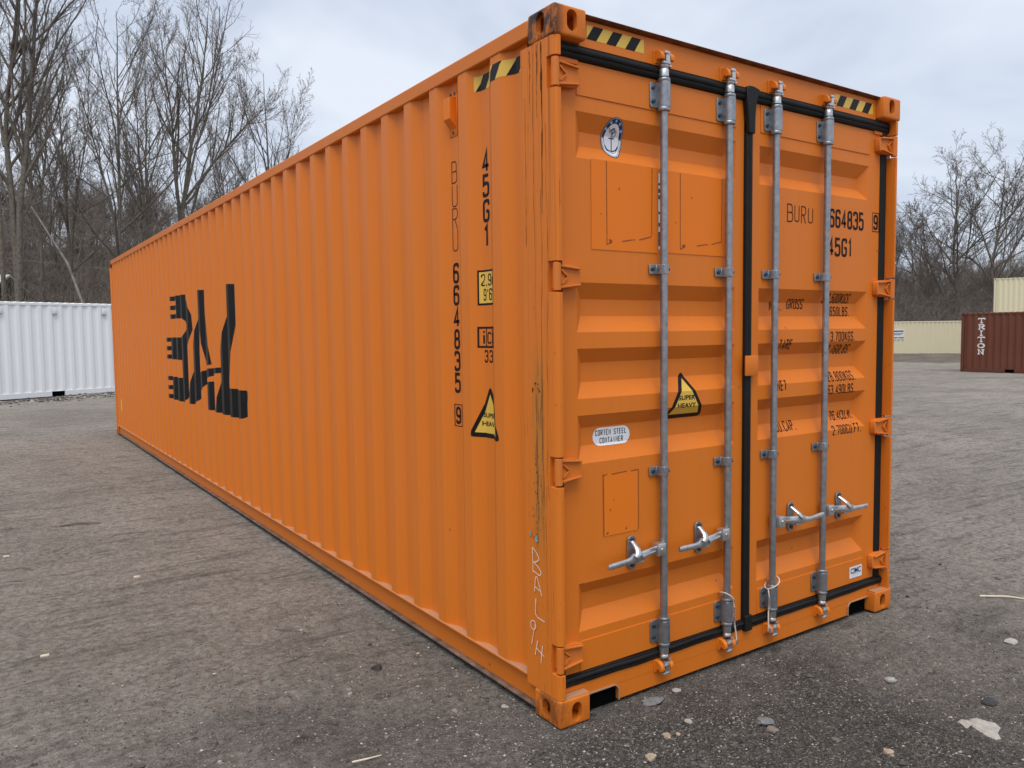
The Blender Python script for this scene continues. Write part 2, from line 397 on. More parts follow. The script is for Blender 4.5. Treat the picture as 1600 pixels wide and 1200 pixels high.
# ------------------------------------------------------------------ stroke lettering
GL = {
 '0': [[(0,0),(1,0),(1,1),(0,1),(0,0)]], '1': [[(.2,.80),(.6,1,1),(.6,0)]],
 '2': [[(0,.76),(0,1),(1,1),(1,.60),(0,.14),(0,0),(1,0)]],
 '3': [[(0,.8),(0,1),(1,1),(1,.53),(.3,.53)], [(.6,.53),(1,.53),(1,0),(0,0),(0,.2)]],
 '4': [[(.72,0),(.72,1,1),(0,.26,1),(1.1,.26)]], '5': [[(1,1),(.05,1,1),(.05,.56,1),(.3,.61),(1,.60),(1,0),(0,0),(0,.2)]],
 '6': [[(1,.80),(1,1),(0,1),(0,0),(1,0),(1,.57),(0,.57)]], '7': [[(0,1),(1,1,1),(.35,0)]],
 '8': [[(.06,.53),(.06,1),(.94,1),(.94,.53)], [(0,.53),(1,.53),(1,0),(0,0),(0,.53)]],
 '9': [[(0,.2),(0,0),(1,0),(1,1),(0,1),(0,.43),(1,.43)]],
 'A': [[(0,0),(.5,1),(1,0)], [(.2,.3),(.8,.3)]], 'B': [[(.35,.53),(0,.53,1),(0,1,1),(.92,1),(.92,.53),(.35,.53)], [(.35,.53),(1,.53),(1,0),(0,0,1),(0,.53,1)]],
 'C': [[(1,.78),(1,1),(0,1),(0,0),(1,0),(1,.22)]], 'D': [[(0,0,1),(0,1,1),(1,1),(1,0),(0,0,1)]], 'E': [[(1,1),(0,1,1),(0,0,1),(1,0)], [(0,.52),(.8,.52)]],
 'F': [[(1,1),(0,1,1),(0,0)], [(0,.52),(.8,.52)]], 'G': [[(1,.78),(1,1),(0,1),(0,0),(1,0),(1,.48),(.5,.48)]],
 'H': [[(0,0),(0,1)], [(1,0),(1,1)], [(0,.5),(1,.5)]], 'I': [[(.5,0),(.5,1)]], 'K': [[(0,0),(0,1)], [(1,1),(.05,.42)], [(.3,.6),(1,0)]],
 'L': [[(0,1),(0,0,1),(1,0)]], 'M': [[(0,0),(0,1,1),(.5,.3,1),(1,1,1),(1,0)]], 'N': [[(0,0),(0,1,1),(1,0,1),(1,1)]],
 'O': [[(0,0),(1,0),(1,1),(0,1),(0,0)]], 'P': [[(0,0),(0,1,1),(1,1),(1,.48),(0,.48)]],
 'R': [[(0,0),(0,1,1),(1,1),(1,.5),(0,.5)], [(.45,.5),(1,0)]], 'S': [[(1,.8),(1,1),(0,1),(0,.55),(1,.47),(1,0),(0,0),(0,.2)]],
 'T': [[(0,1),(1,1)], [(.5,1),(.5,0)]], 'U': [[(0,1),(0,0),(1,0),(1,1)]], 'V': [[(0,1),(.5,0),(1,1)]],
 'X': [[(0,0),(1,1)], [(0,1),(1,0)]], 'Y': [[(0,1),(.5,.5),(1,1)], [(.5,.5),(.5,0)]],
 '.': [[(.3,-.03),(.3,.10)]], ',': [[(.3,.1),(.2,-.12)]], "'": [[(.4,1),(.4,.74)]], '"': [[(.25,1),(.25,.74)], [(.7,1),(.7,.74)]],
 'i': [[(.5,0),(.5,.65)], [(.5,.82),(.5,.98)]], 'c': [[(1,.62),(.8,.75),(.15,.75),(0,.6),(0,.12),(.15,0),(.8,0),(1,.12)]],
 'm': [[(0,0),(0,.65),(.5,.65),(.5,0)], [(.5,.65),(1,.65),(1,0)]], ' ': [],
}
def round_poly(p, r):
    if len(p) < 3: return [q[:2] for q in p]
    closed = p[0] == p[-1]; o = []
    n = len(p)
    idx = range(n-1) if closed else range(n)
    for i in idx:
        if not closed and i in (0, n-1): o.append(p[i]); continue
        a = p[i-1] if i > 0 else p[n-2]; b = p[i]; c = p[i+1] if i < n-1 else p[1]
        va = (a[0]-b[0], a[1]-b[1]); vc = (c[0]-b[0], c[1]-b[1]); la = math.hypot(*va); lc = math.hypot(*vc)
        cosang = (va[0]*vc[0]+va[1]*vc[1])/(la*lc+1e-9)
        if cosang > 0.5 or len(b) > 2: o.append(b[:2]); continue            # keep acute corners sharp
        q = min(r, la*0.45, lc*0.45)
        p0 = (b[0]+va[0]/la*q, b[1]+va[1]/la*q); p1 = (b[0]+vc[0]/lc*q, b[1]+vc[1]/lc*q)
        for k in range(4):
            t = k/3; o.append(((1-t)**2*p0[0]+2*t*(1-t)*b[0]+t*t*p1[0], (1-t)**2*p0[1]+2*t*(1-t)*b[1]+t*t*p1[1]))
    if closed: o.append(o[0])
    return [q[:2] for q in o]
def ribbon(p, w):
    n = len(p); closed = n > 3 and math.hypot(p[0][0]-p[-1][0], p[0][1]-p[-1][1]) < 1e-9
    Ls, Rs = [], []
    for i in range(n):
        a = p[i-1] if i > 0 else (p[n-2] if closed else None); b = p[i]; c = p[i+1] if i < n-1 else (p[1] if closed else None)
        def nrm(q, s):
            d = (s[0]-q[0], s[1]-q[1]); l = math.hypot(*d)+1e-12; return (-d[1]/l, d[0]/l)
        if a is None: nx, ny = nrm(b, c); k = 1
        elif c is None: nx, ny = nrm(a, b); k = 1
        else:
            n1, n2 = nrm(a, b), nrm(b, c); nx, ny = n1[0]+n2[0], n1[1]+n2[1]; l = math.hypot(nx, ny)
            if l < 0.3: nx, ny = n1; k = 1
            else: nx /= l; ny /= l; k = min(2.2, 1/max(0.2, nx*n1[0]+ny*n1[1]))
        h = w/2*k
        Ls.append((b[0]+nx*h, b[1]+ny*h)); Rs.append((b[0]-nx*h, b[1]-ny*h))
    return [[Ls[i], Rs[i], Rs[i+1], Ls[i+1]] for i in range(n-1)]
def glyph(ch, x, y, w, h, th, rr=None, slant=0.0):
    out = []
    rr = min(w, h)*0.42 if rr is None else rr
    for k, st in enumerate(GL[ch]):
        p = [(x+th/2+q[0]*(w-th), y+th/2+q[1]*(h-th))+tuple(q[2:]) for q in st]
        if st and st[0] == st[-1]: p[-1] = p[0]
        p = round_poly(p, rr)
        out += [(q, 0.00012*k) for q in ribbon(p, th)]
    return out
def text(s, x, y, w, h, th, gap, rr=None):
    out = []
    for ch in s:
        cw = w
        if ch in " ": x += w*0.6; continue
        if ch in ".,'": cw = w*0.45
        if ch == '1': cw = w*0.75
        out += glyph(ch, x, y, cw if ch not in '.,' else w*0.6, h, th, rr); x += cw+gap
    return out
def clip_u(poly, a, b, ax):
    def half(pl, v, sgn):
        o = []
        for i in range(len(pl)):
            p, q = pl[i], pl[(i+1) % len(pl)]
            ip = (p[ax]-v)*sgn >= 0; iq = (q[ax]-v)*sgn >= 0
            if ip: o.append(p)
            if ip != iq:
                t = (v-p[ax])/(q[ax]-p[ax]); o.append((p[0]+(q[0]-p[0])*t, p[1]+(q[1]-p[1])*t))
        return o
    r = half(poly, a, 1)
    return half(r, b, -1) if len(r) > 2 else []
def decal(name, polys, plane, off, mat, parent, flip=True):
    """polys: list of ([(u, w)...], extra). plane: ('side'|'door', profile breaks) -> mesh lying on that profile"""
    kind, br = plane
    ax = 0 if kind == 'side' else 1
    v, f = [], []
    for poly, ex in polys:
        tris = [poly] if len(poly) <= 4 and convex(poly) else [[poly[i] for i in t] for t in tessellate_polygon([[Vector((q[0], q[1], 0)) for q in poly]])]
        for t in tris:
            lo = min(q[ax] for q in t); hi = max(q[ax] for q in t)
            for (a, da), (b, db) in zip(br[:-1], br[1:]):
                if hi <= a or lo >= b or b-a < 1e-9: continue
                c = clip_u(t, a, b, ax)
                if len(c) < 3: continue
                o = len(v)
                for q in c:
                    d = da+(db-da)*(q[ax]-a)/(b-a) - off - ex
                    v.append((d, q[0], q[1]) if kind == 'side' else (q[0], d, q[1]))
                f.append(tuple(range(o, o+len(c))))
    me = bpy.data.meshes.new(name); me.from_pydata(v, [], f); me.materials.append(mat)
    bm = bmesh.new(); bm.from_mesh(me)
    want = Vector((-1, 0, 0)) if kind == 'side' else Vector((0, -1, 0))
    bm.normal_update()
    for fc in bm.faces:
        if fc.normal.dot(want) < 0: fc.normal_flip()
    bm.to_mesh(me); bm.free()
    return link(name, me, parent)
def convex(p):
    s = 0
    for i in range(len(p)):
        a, b, c = p[i-1], p[i], p[(i+1) % len(p)]
        z = (b[0]-a[0])*(c[1]-b[1])-(b[1]-a[1])*(c[0]-b[0])
        if abs(z) < 1e-12: continue
        if s == 0: s = 1 if z > 0 else -1
        elif (z > 0) != (s > 0): return False
    return True
def mapp(polys, fn): return [([fn(q) for q in p], e) for p, e in polys]
def rect(u0, u1, w0, w1): return ([(u0, w0), (u1, w0), (u1, w1), (u0, w1)], 0)
def font_polys(s, size, sx=1.0):
    cu = bpy.data.curves.new('tmp_text', 'FONT'); cu.body = s; cu.size = size; cu.offset = size*0.03; cu.fill_mode = 'FRONT'; cu.resolution_u = 3
    ob = bpy.data.objects.new('tmp_text', cu); col.objects.link(ob)
    dg = bpy.context.evaluated_depsgraph_get()
    me = bpy.data.meshes.new_from_object(ob.evaluated_get(dg))
    xs = [v.co.x for v in me.vertices]; x0, x1 = min(xs), max(xs)
    out = [([((me.vertices[i].co.x-(x0+x1)/2)*sx, me.vertices[i].co.y) for i in p.vertices], 0) for p in me.polygons]
    bpy.data.objects.remove(ob); bpy.data.curves.remove(cu); bpy.data.meshes.remove(me)
    return out

# ------------------------------------------------------------------ the orange container
W, LEN, H = 2.438, 12.192, 2.896
box_root = empty('shipping_container', (0, 0, 0), label='long bright orange shipping container in the foreground with grey door rods', cat='shipping container')
# side corrugation profile (y, x)
OUTX, INX = 0.006, 0.042
prof = [(0.236, INX), (0.323, INX), (0.391, OUTX)]
y = 0.463
while y < 11.95:
    prof += [(y, OUTX), (y+0.068, INX), (y+0.138, INX), (y+0.206, OUTX)]; y += 0.2785
prof = [q for q in prof if q[0] < 12.03] + [(12.045, OUTX)]
SIDE = ('side', prof)
PZ0, PZ1 = 0.158, 2.816
def side_sheet(mirror):
    m = MB(); n = len(prof)
    fx = (lambda x: W-x) if mirror else (lambda x: x)
    m.add([(fx(x), yy, z) for z in (PZ0, PZ1) for yy, x in prof], [(i, i+1, n+i+1, n+i) for i in range(n-1)])
    return m
side_near = side_sheet(False).build('side_panel', MT['orange_side'], box_root, smooth=None, bevel=0)
for sgn in (0,):
    pass
side_far = side_sheet(True).build('side_panel', MT['orange_side'], box_root, smooth=None)
# rails
def mx(x, mirror): return W-x if mirror else x
def mbox(m, mir, x0, x1, *a):
    a0, a1 = sorted((mx(x0, mir), mx(x1, mir))); m.box(a0, a1, *a)
for mir in (False, True):
    m = MB(); mbox(m, mir, 0.001, 0.060, 0.178, LEN-0.178, 2.816, 2.884)
    m.build('top_rail', MT['orange_rail'], box_root, bevel=0.006)
    m = MB()
    mbox(m, mir, 0.030, 0.038, 0.178, LEN-0.178, 0.036, 0.150)      # web
    mbox(m, mir, 0.0005, 0.060, 0.236, LEN-0.14, 0.150, 0.158)     # upper flange
    r = m.build('bottom_rail', MT['orange_rail'], box_root, bevel=0.002)
    m = MB(); mbox(m, mir, 0.004, 0.050, 0.178, LEN-0.178, 0.026, 0.0358); m.build('lower_flange', MT['dirty_flange'], r, bevel=0.002)
    m = MB(); mbox(m, mir, 0.002, 0.052, 0.238, LEN-0.15, 0.1582, 0.1592)
    m.build('dusty_ledge', MT['ledge'], r)
# roof and floor
m = MB(); nx = 14; yy = 0.178; pr = []
while yy < LEN-0.2:
    pr += [(yy, 2.872), (yy+0.11, 2.872), (yy+0.125, 2.884), (yy+0.21, 2.884)]; yy += 0.225
pr.append((LEN-0.178, 2.872)); n = len(pr)
m.add([(x, a, b) for x in (0.06, W-0.06) for a, b in pr], [(i, i+1, n+i+1, n+i) for i in range(n-1)])
m.build('roof_panel', MT['orange_side'], box_root, smooth=None)
MB().box(0.06, W-0.06, 0.16, LEN-0.1, 0.10, 0.149).build('floor_panel', MT['hole'], box_root, smooth=None)
m = MB(); n = 0
zz = []
x = 0.1
while x < W-0.3: zz += [(x, LEN-0.06), (x+0.1, LEN-0.06), (x+0.15, LEN-0.02), (x+0.25, LEN-0.02)]; x += 0.28
zz.append((W-0.1, LEN-0.06)); n = len(zz)
m.add([(a, b, z) for z in (0.1, 2.82) for a, b in zz], [(i, i+1, n+i+1, n+i) for i in range(n-1)])
m.build('end_panel', MT['orange_side'], box_root, smooth=None)
m = MB(); m.box(0.162, W-0.162, LEN-0.07, LEN-0.002, 0.02, 0.15); m.build('end_sill', MT['orange_rail'], box_root, bevel=0.004)
m = MB(); m.box(0.162, W-0.162, LEN-0.07, LEN-0.002, 2.80, 2.886); m.build('end_header', MT['orange_rail'], box_root, bevel=0.004)

# corner castings
def oval(cx, cy, w, h, n=20):
    r = w/2; s = h/2-r
    return [(cx+r*math.cos(a), cy+r*math.sin(a)+(s if math.sin(a) >= 0 else -s)) for a in [2*math.pi*(i+0.5)/n for i in range(n)]]
def cut(base, tools):
    """base mesh minus the tool meshes, evaluated once"""
    ob = link('tmp', base); ts = []
    for t in tools:
        to = link('tmp_tool', t); ts.append(to)
        md = ob.modifiers.new('b', 'BOOLEAN'); md.operation = 'DIFFERENCE'; md.object = to; md.solver = 'EXACT'
    dg = bpy.context.evaluated_depsgraph_get()
    me = bpy.data.meshes.new_from_object(ob.evaluated_get(dg))
    for o in [ob]+ts: bpy.data.objects.remove(o)
    return me
def casting(mir, front, top, parent):
    cw_, cl, ch = 0.162, 0.178, 0.118
    z0 = H-ch if top else 0.0; zc = z0 + (0.064 if top else 0.056)
    xs = sorted((mx(0, mir), mx(cw_, mir))); fy = (lambda q: q) if front else (lambda q: LEN-q)
    ys = sorted((fy(0), fy(cl))); zi = z0+ch/2
    b = MB().rbox(xs[0], xs[1], ys[0], ys[1], z0, z0+ch, 0.010, 3).mesh('corner_casting', MT['orange_cast'])
    t1 = MB().box(xs[0]+0.024, xs[1]-0.024, ys[0]+0.024, ys[1]-0.024, z0+0.02, z0+ch-0.02).mesh('t', MT['orange_cast'])
    t2 = MB().prism([(mx(0.088, mir)+u, zc+w) for u, w in oval(0, 0, 0.052, 0.082, 24)], 'y', *sorted((fy(-0.02), fy(0.05)))).mesh('t', MT['orange_cast'])
    t3 = MB().prism([(fy(0.092)+u, zc+w) for u, w in oval(0, 0, 0.052, 0.086, 24)], 'x', *sorted((mx(-0.02, mir), mx(0.05, mir)))).mesh('t', MT['orange_cast'])
    me = cut(b, (t1, t2, t3)); me.name = 'corner_casting'
    for p in me.polygons: p.use_smooth = True
    me.set_sharp_from_angle(angle=rad(35))
    return link('corner_casting', me, parent)
for mir in (False, True):
    for front in (True, False):
        for top in (False, True): casting(mir, front, top, box_root)

# posts
HZ = [2.640, 1.846, 1.062, 0.284]     # hinge heights
def jbar(m, mir, z0, z1):
    X_ = (lambda x: W-x) if mir else (lambda x: x)
    pts = [(0.034, 0.056), (0.034, 0.004), (0.026, 0.003)] + [(0.026-0.024*math.sin(a)-0.0, 0.027-0.024*math.cos(a)) for a in [i*math.pi/2/6 for i in range(1, 7)]] + [(0.002, 0.056)]
    m.prism([(X_(a), b) for a, b in pts], 'z', z0, z1)
for mir in (False, True):
    m = MB()
    mbox(m, mir, 0.0015, 0.055, 0.056, 0.138, 0.1185, 2.7775)
    mbox(m, mir, 0.0045, 0.055, 0.138, 0.236, 0.1185, 2.7775)
    zs = [0.1185]
    for z in reversed(HZ): zs += [z-0.062, z+0.062]
    zs.append(2.7775)
    for a, b in zip(zs[0::2], zs[1::2]): jbar(m, mir, a, b)
    m.build('corner_post', MT['orange_post'], box_root, smooth=rad(40), bevel=0.0025)
    m = MB(); mbox(m, mir, 0.003, 0.10, LEN-0.12, LEN-0.003, 0.1185, 2.7775)
    m.build('corner_post', MT['orange_post'], box_root, bevel=0.012)

# header and sill
YH = 0.050
m = MB(); m.box(0.1625, W-0.1625, YH, YH+0.06, 2.772, 2.8825);
m.box(0.056, 0.1625, YH+0.004, YH+0.06, 2.7, 2.7765); m.box(W-0.1625, W-0.056, YH+0.004, YH+0.06, 2.7, 2.7765)
hd = m.build('header', MT['orange'], box_root, bevel=0.003)
MT['shaded_lip'] = plain('shaded_brown_edge', (0.17, 0.050, 0.016), 0.8, 0, 0.4, 20, spec=0.2)  # dark rust brown paints in the shade under the lip
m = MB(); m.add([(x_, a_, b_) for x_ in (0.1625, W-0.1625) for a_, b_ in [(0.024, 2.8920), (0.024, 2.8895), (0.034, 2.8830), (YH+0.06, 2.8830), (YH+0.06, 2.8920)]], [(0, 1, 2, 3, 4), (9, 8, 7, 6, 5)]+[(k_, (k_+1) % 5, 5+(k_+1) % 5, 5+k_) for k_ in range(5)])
m.build('header_lip', MT['shaded_lip'], box_root)
m = MB()
notch = [(0.1625, 0.140), (0.1625, 0.086), (0.335, 0.086), (0.352, 0.080), (0.360, 0.064), (0.360, 0.014), (W-0.360, 0.014), (W-0.360, 0.064), (W-0.352, 0.080), (W-0.335, 0.086), (W-0.1625, 0.086), (W-0.1625, 0.140)]
m.prism(notch, 'y', YH, YH+0.012)
m.box(0.056, W-0.056, YH+0.012, 0.12, 0.128, 0.1395)
m.box(0.056, 0.162, YH, YH+0.012, 0.119, 0.1395); m.box(W-0.162, W-0.056, YH, YH+0.012, 0.119, 0.1395)
m.box(0.360, 0.366, YH+0.012, 0.16, 0.014, 0.126); m.box(W-0.366, W-0.360, YH+0.012, 0.16, 0.014, 0.126)
m.box(0.1625, 0.360, YH+0.012, 0.16, 0.0865, 0.092); m.box(W-0.360, W-0.1625, YH+0.012, 0.16, 0.0865, 0.092)
sill = m.build('sill', MT['orange'], box_root, bevel=0.002)
for mir in (False, True):
    m = MB(); mbox(m, mir, 0.164, 0.3585, YH+0.014, 0.30, 0.004, 0.0862); m.build('sill_pocket_shade', MT['hole'], sill)  # black box fills the pocket to paint in its inner shade
    m = MB(); mbox(m, mir, 0.036, 0.160, 0.006, 0.048, 0.1182, 0.1195)
    m.build('dusty_ledge', MT['ledge'], sill)
    m = MB(); pts = [(0.163, 0.090), (0.335, 0.089), (0.350, 0.084), (0.3635, 0.066), (0.3635, 0.014), (0.357, 0.014), (0.357, 0.062), (0.346, 0.077), (0.332, 0.083), (0.163, 0.083)]
    m.prism([(mx(a, mir), b) for a, b in pts], 'y', YH-0.008, YH-0.0005)
    m.build('pocket_rim', MT['ledge'], sill, bevel=0.002)

# doors ----------------------------------------------------------------
YD = 0.062; DEP = 0.040
CORR = [(2.520, 2.450, 2.392, 2.334), (1.829, 1.762, 1.692, 1.624), (1.556, 1.496, 1.414, 1.347), (1.277, 1.220, 1.144, 1.074), (0.564, 0.509, 0.434, 0.358)]
DPROF = [(0.0, YD)]
for a, b, c, d in reversed(CORR): DPROF += [(d, YD), (c, YD+DEP), (b, YD+DEP), (a, YD)]
DPROF.append((3.0, YD))
DOOR = ('door', DPROF); FLAT_H = ('door', [(0, YH), (3, YH)])
RODX = [0.620, 1.045, 1.388, 1.809]

def make_door(x0, x1, rx0, rx1, sl):
    m = MB(); Z0, Z1 = 0.186, 2.716
    zs = [Z0] + [q for c in reversed(CORR) for q in (c[3], c[0])] + [Z1]
    def quad(a, b, c, d): m.add([a, b, c, d], [(0, 1, 2, 3)])
    def P(x, z, d=0): return (x, YD+d, z)
    quad(P(x0, Z0), P(rx0, Z0), P(rx0, Z1), P(x0, Z1)); quad(P(rx1, Z0), P(x1, Z0), P(x1, Z1), P(rx1, Z1))
    for a, b in zip(zs[0::2], zs[1::2]): quad(P(rx0, a), P(rx1, a), P(rx1, b), P(rx0, b))
    for a, b, c, d in CORR:
        o = [P(rx0, d), P(rx1, d), P(rx1, a), P(rx0, a)]; i = [P(rx0+sl, c, DEP), P(rx1-sl, c, DEP), P(rx1-sl, b, DEP), P(rx0+sl, b, DEP)]
        m.add(o+i, [(4, 5, 6, 7), (0, 1, 5, 4), (1, 2, 6, 5), (2, 3, 7, 6), (3, 0, 4, 7)])
    # edges of the leaf
    m.add([P(x0, Z0), P(x0, Z0, .055), P(x0, Z1, .055), P(x0, Z1)], [(0, 1, 2, 3)]); m.add([P(x1, Z0), P(x1, Z0, .055), P(x1, Z1, .055), P(x1, Z1)], [(0, 1, 2, 3)])
    m.add([P(x0, Z0), P(x1, Z0), P(x1, Z0, .055), P(x0, Z0, .055)], [(0, 1, 2, 3)]); m.add([P(x0, Z1), P(x1, Z1), P(x1, Z1, .055), P(x0, Z1, .055)], [(0, 1, 2, 3)])
    door = m.build('door', MT['orange'], box_root, smooth=None)
    for q0, q1 in ((2.582, Z1-0.002), (Z0+0.002, 0.318)):
        MB().box(rx0+0.003, rx1-0.003, YD-0.004, YD+0.01, q0, q1).build('cross_member', MT['orange'], door, bevel=0.0015)
    return door
door_l = make_door(0.078, 1.186, 0.152, 1.128, 0.05)
door_r = make_door(1.232, 2.344, 1.303, 2.236, 0.05)

# gaskets
def gasket_profile(w):       # (across, y) rounded rubber lip with two grooves
    return [(-w/2, 0.085), (-w/2, 0.052), (-w*0.42, 0.044), (-w*0.2, 0.041), (-w*0.12, 0.046), (-w*0.05, 0.040), (w*0.15, 0.038), (w*0.3, 0.041), (w*0.36, 0.047), (w*0.44, 0.046), (w/2, 0.054), (w/2, 0.085)]
def hgasket(x0, x1, zc, w, par, yo=0.0):
    m = MB(); p = gasket_profile(w); n = len(p)
    ns = 24; v = []
    for i in range(ns+1):
        x = x0+(x1-x0)*i/ns; dz = (0.0007 if zc > 1 else 0.0022)*(math.sin(x*9.0)+0.6*math.sin(x*23))
        v += [(x, q[1]+yo, zc+q[0]+dz) for q in p]
    m.add(v, [(i*n+k, i*n+(k+1) % n, (i+1)*n+(k+1) % n, (i+1)*n+k) for i in range(ns) for k in range(n)] + [tuple(range(n)), tuple(range(ns*n, ns*n+n))])
    return m.build('gasket', MT['rubber'], par, smooth=rad(50))
def vgasket(xc, w, z0, z1, par, yo=0.0):
    m = MB(); m.prism([(xc+q[0], q[1]+yo) for q in gasket_profile(w)], 'z', z0, z1)
    return m.build('gasket', MT['rubber'], par, smooth=rad(50))
hgasket(0.046, 1.196, 2.746, 0.058, door_l); hgasket(0.046, 1.200, 0.163, 0.046, door_l)
hgasket(1.215, 2.404, 2.746, 0.058, door_r); hgasket(1.222, 2.404, 0.161, 0.046, door_r)
vgasket(0.058, 0.038, 0.16, 2.75, door_l, 0.014); vgasket(2.3745, 0.059, 0.16, 2.75, door_r, 0.010)
vgasket(1.209, 0.046, 0.16, 2.70, door_r, -0.002)
m = MB(); m.prism([(1.186, 2.56), (1.186, 2.610), (1.180, 2.650), (1.175, 2.690), (1.173, 2.764), (1.182, 2.779), (1.225, 2.780), (1.262, 2.772), (1.268, 2.760), (1.256, 2.745), (1.246, 2.725), (1.239, 2.690), (1.233, 2.640), (1.232, 2.56)], 'y', 0.030, 0.06)
m.build('gasket_joint', MT['rubber'], door_r, bevel=0.007)
m = MB(); m.prism([(1.186, 0.21), (1.184, 0.13), (1.238, 0.13), (1.234, 0.21)], 'y', 0.030, 0.06); m.build('gasket_joint', MT['rubber'], door_r, bevel=0.004)

# hinges
def hinge(zc, mir, par):
    m = MB(); X_ = (lambda x: W-x) if mir else (lambda x: x)
    # barrel
    m.tube([(X_(0.0205), 0.022, zc-0.055), (X_(0.0205), 0.022, zc+0.055)], 0.0165, 14)
    blade = [(0.020, -0.046), (0.10, -0.046), (0.146, -0.036), (0.150, -0.030), (0.150, 0.032), (0.146, 0.038), (0.10, 0.048), (0.020, 0.048)]
    m.prism([(X_(a), zc+b) for a, b in blade], 'y', 0.030, 0.061)
    def bar(p, q, t, y0, y1):
        d = Vector((q[0]-p[0], q[1]-p[1])); l = d.length; nn = Vector((-d.y, d.x))/l*t/2
        m.prism([(X_(p[0]+nn.x), zc+p[1]+nn.y), (X_(p[0]-nn.x), zc+p[1]-nn.y), (X_(q[0]-nn.x*.6), zc+q[1]-nn.y*.6), (X_(q[0]+nn.x*.6), zc+q[1]+nn.y*.6)], 'y', y0, y1)
    bar((0.036, 0.044), (0.140, 0.033), 0.010, 0.016, 0.0305); bar((0.036, -0.042), (0.140, -0.030), 0.010, 0.016, 0.0305)
    bar((0.044, 0.030), (0.078, 0.001), 0.009, 0.021, 0.0307); bar((0.044, -0.028), (0.078, 0.0005), 0.009, 0.0213, 0.0309)
    o = m.build('hinge', MT['orange_hinge'], par, smooth=rad(40), bevel=0.002)
    # collars of the post left and right of the barrel
    return o
for z in HZ: hinge(z, False, door_l); hinge(z, True, door_r)

# lock rods and fittings
YR = 0.030
def rod(par, x):
    m = MB(); m.lathe([(0.0168, 0.225), (0.0168, 2.69)], (x, YR), 16)
    return m.build('lock_rod', MT['zinc'], par)
def guide(par, x, z0, z1, seal_up):
    m = MB()
    # half round housing + flange with two bolts
    pts = [(x-0.022, 0.058), (x-0.026, 0.034), (x-0.020, 0.012), (x-0.008, 0.0035), (x+0.010, 0.0035), (x+0.022, 0.012), (x+0.026, 0.034), (x+0.024, 0.058)]
    m.prism(pts, 'z', z0, z1)
    m.prism([(x-0.062, z0+0.012), (x-0.058, z0+0.003), (x-0.05, z0), (x-0.02, z0), (x-0.02, z1), (x-0.05, z1), (x-0.058, z1-0.003), (x-0.062, z1-0.012)], 'y', 0.051, 0.0575)
    m.lathe([(0.026, z0-0.016), (0.0275, z0-0.012), (0.0275, z0-0.003), (0.024, z0+0.002)], (x, YR), 16)
    m.lathe([(0.024, z1-0.002), (0.0275, z1+0.003), (0.0275, z1+0.012), (0.026, z1+0.016)], (x, YR), 16)
    g_ = m.build('rod_guide', MT['zinc'], par, smooth=rad(40), bevel=0.0015)
    for z in (z0+0.025, z1-0.025):
        pieces('bolt', MT['bolt'], par, [([(x-0.044, 0.043, z), (x-0.044, 0.0515, z)], [0.0085, 0.0095]), ([(x+0.0245, 0.0190, z), (x+0.018, 0.024, z)], 0.0062)])
    return g_
def cam_end(par, x, top):
    m = MB()
    s = 1 if top else -1; zb = 2.722 if top else 0.198; zc = 2.800 if top else 0.104
    m.lathe([(0.0215, zb), (0.0215, zb+s*0.030), (0.017, zb+s*0.036), (0.021, zb+s*0.042), (0.021, zb+s*0.050), (0.013, zb+s*0.056)], (x, YR), 16)
    # cam: hooked block that grips the keeper
    m.rbox(x-0.012, x+0.014, 0.004, 0.048, min(zc-0.026*s, zc+0.020*s), max(zc-0.026*s, zc+0.020*s), 0.005)
    m.rbox(x-0.030, x+0.014, 0.002, 0.020, min(zc-s*0.030, zc-s*0.020), max(zc-s*0.030, zc-s*0.020), 0.003) if top else m.rbox(x-0.026, x+0.014, 0.000, 0.020, zc-0.030, zc-0.018, 0.004)
    m.rbox(x-0.022, x+0.008, 0.000, 0.014, zc+0.012 if top else zc+0.008, zc+0.024 if top else zc+0.019, 0.003)
    m.rbox(x+0.014, x+0.030, 0.010, 0.030, min(zc-s*0.038, zc-s*0.028), max(zc-s*0.038, zc-s*0.028), 0.003)
    return m.build('cam', MT['zinc_bright'], par, smooth=rad(40))
def keeper(par, x, top):
    m = MB(); z = 2.800 if top else 0.104
    for sx, w in ((-1, 0.022), (1, 0.020)):
        a, b = sorted((x+sx*0.018, x+sx*(0.018+w)))
        m.prism([(YH, z-0.024), (YH, z+0.030), (0.026, z+0.028), (0.010, z+0.016), (0.004, z+0.002), (0.006, z-0.010), (0.018, z-0.012), (0.026, z-0.004), (0.034, z-0.010), (0.038, z-0.022)], 'x', a, b)
    m.rbox(x-0.046, x+0.044, YH-0.004, YH-0.0003, z-0.030, z+0.034, 0.002)
    return m.build('cam_keeper', MT['orange'], par, smooth=rad(40), bevel=0.003)
def clamp(par, x, zc):
    m = MB(); h = 0.021
    pts = [(x-0.066, 0.0575), (x-0.066, 0.052), (x-0.024, 0.052), (x-0.0215, 0.030), (x-0.0125, 0.0125), (x, 0.0085), (x+0.0125, 0.0125), (x+0.0215, 0.030), (x+0.024, 0.0575)]
    m.prism(pts, 'z', zc-h, zc+h)
    c_ = m.build('rod_clamp', MT['zinc'], par, smooth=rad(40), bevel=0.0015)
    pieces('bolt', MT['bolt'], par, [([(x-0.046, 0.044, zc), (x-0.046, 0.0525, zc)], [0.0085, 0.0095]), ([(x+0.026, 0.022, zc), (x+0.016, 0.026, zc)], 0.0068)])
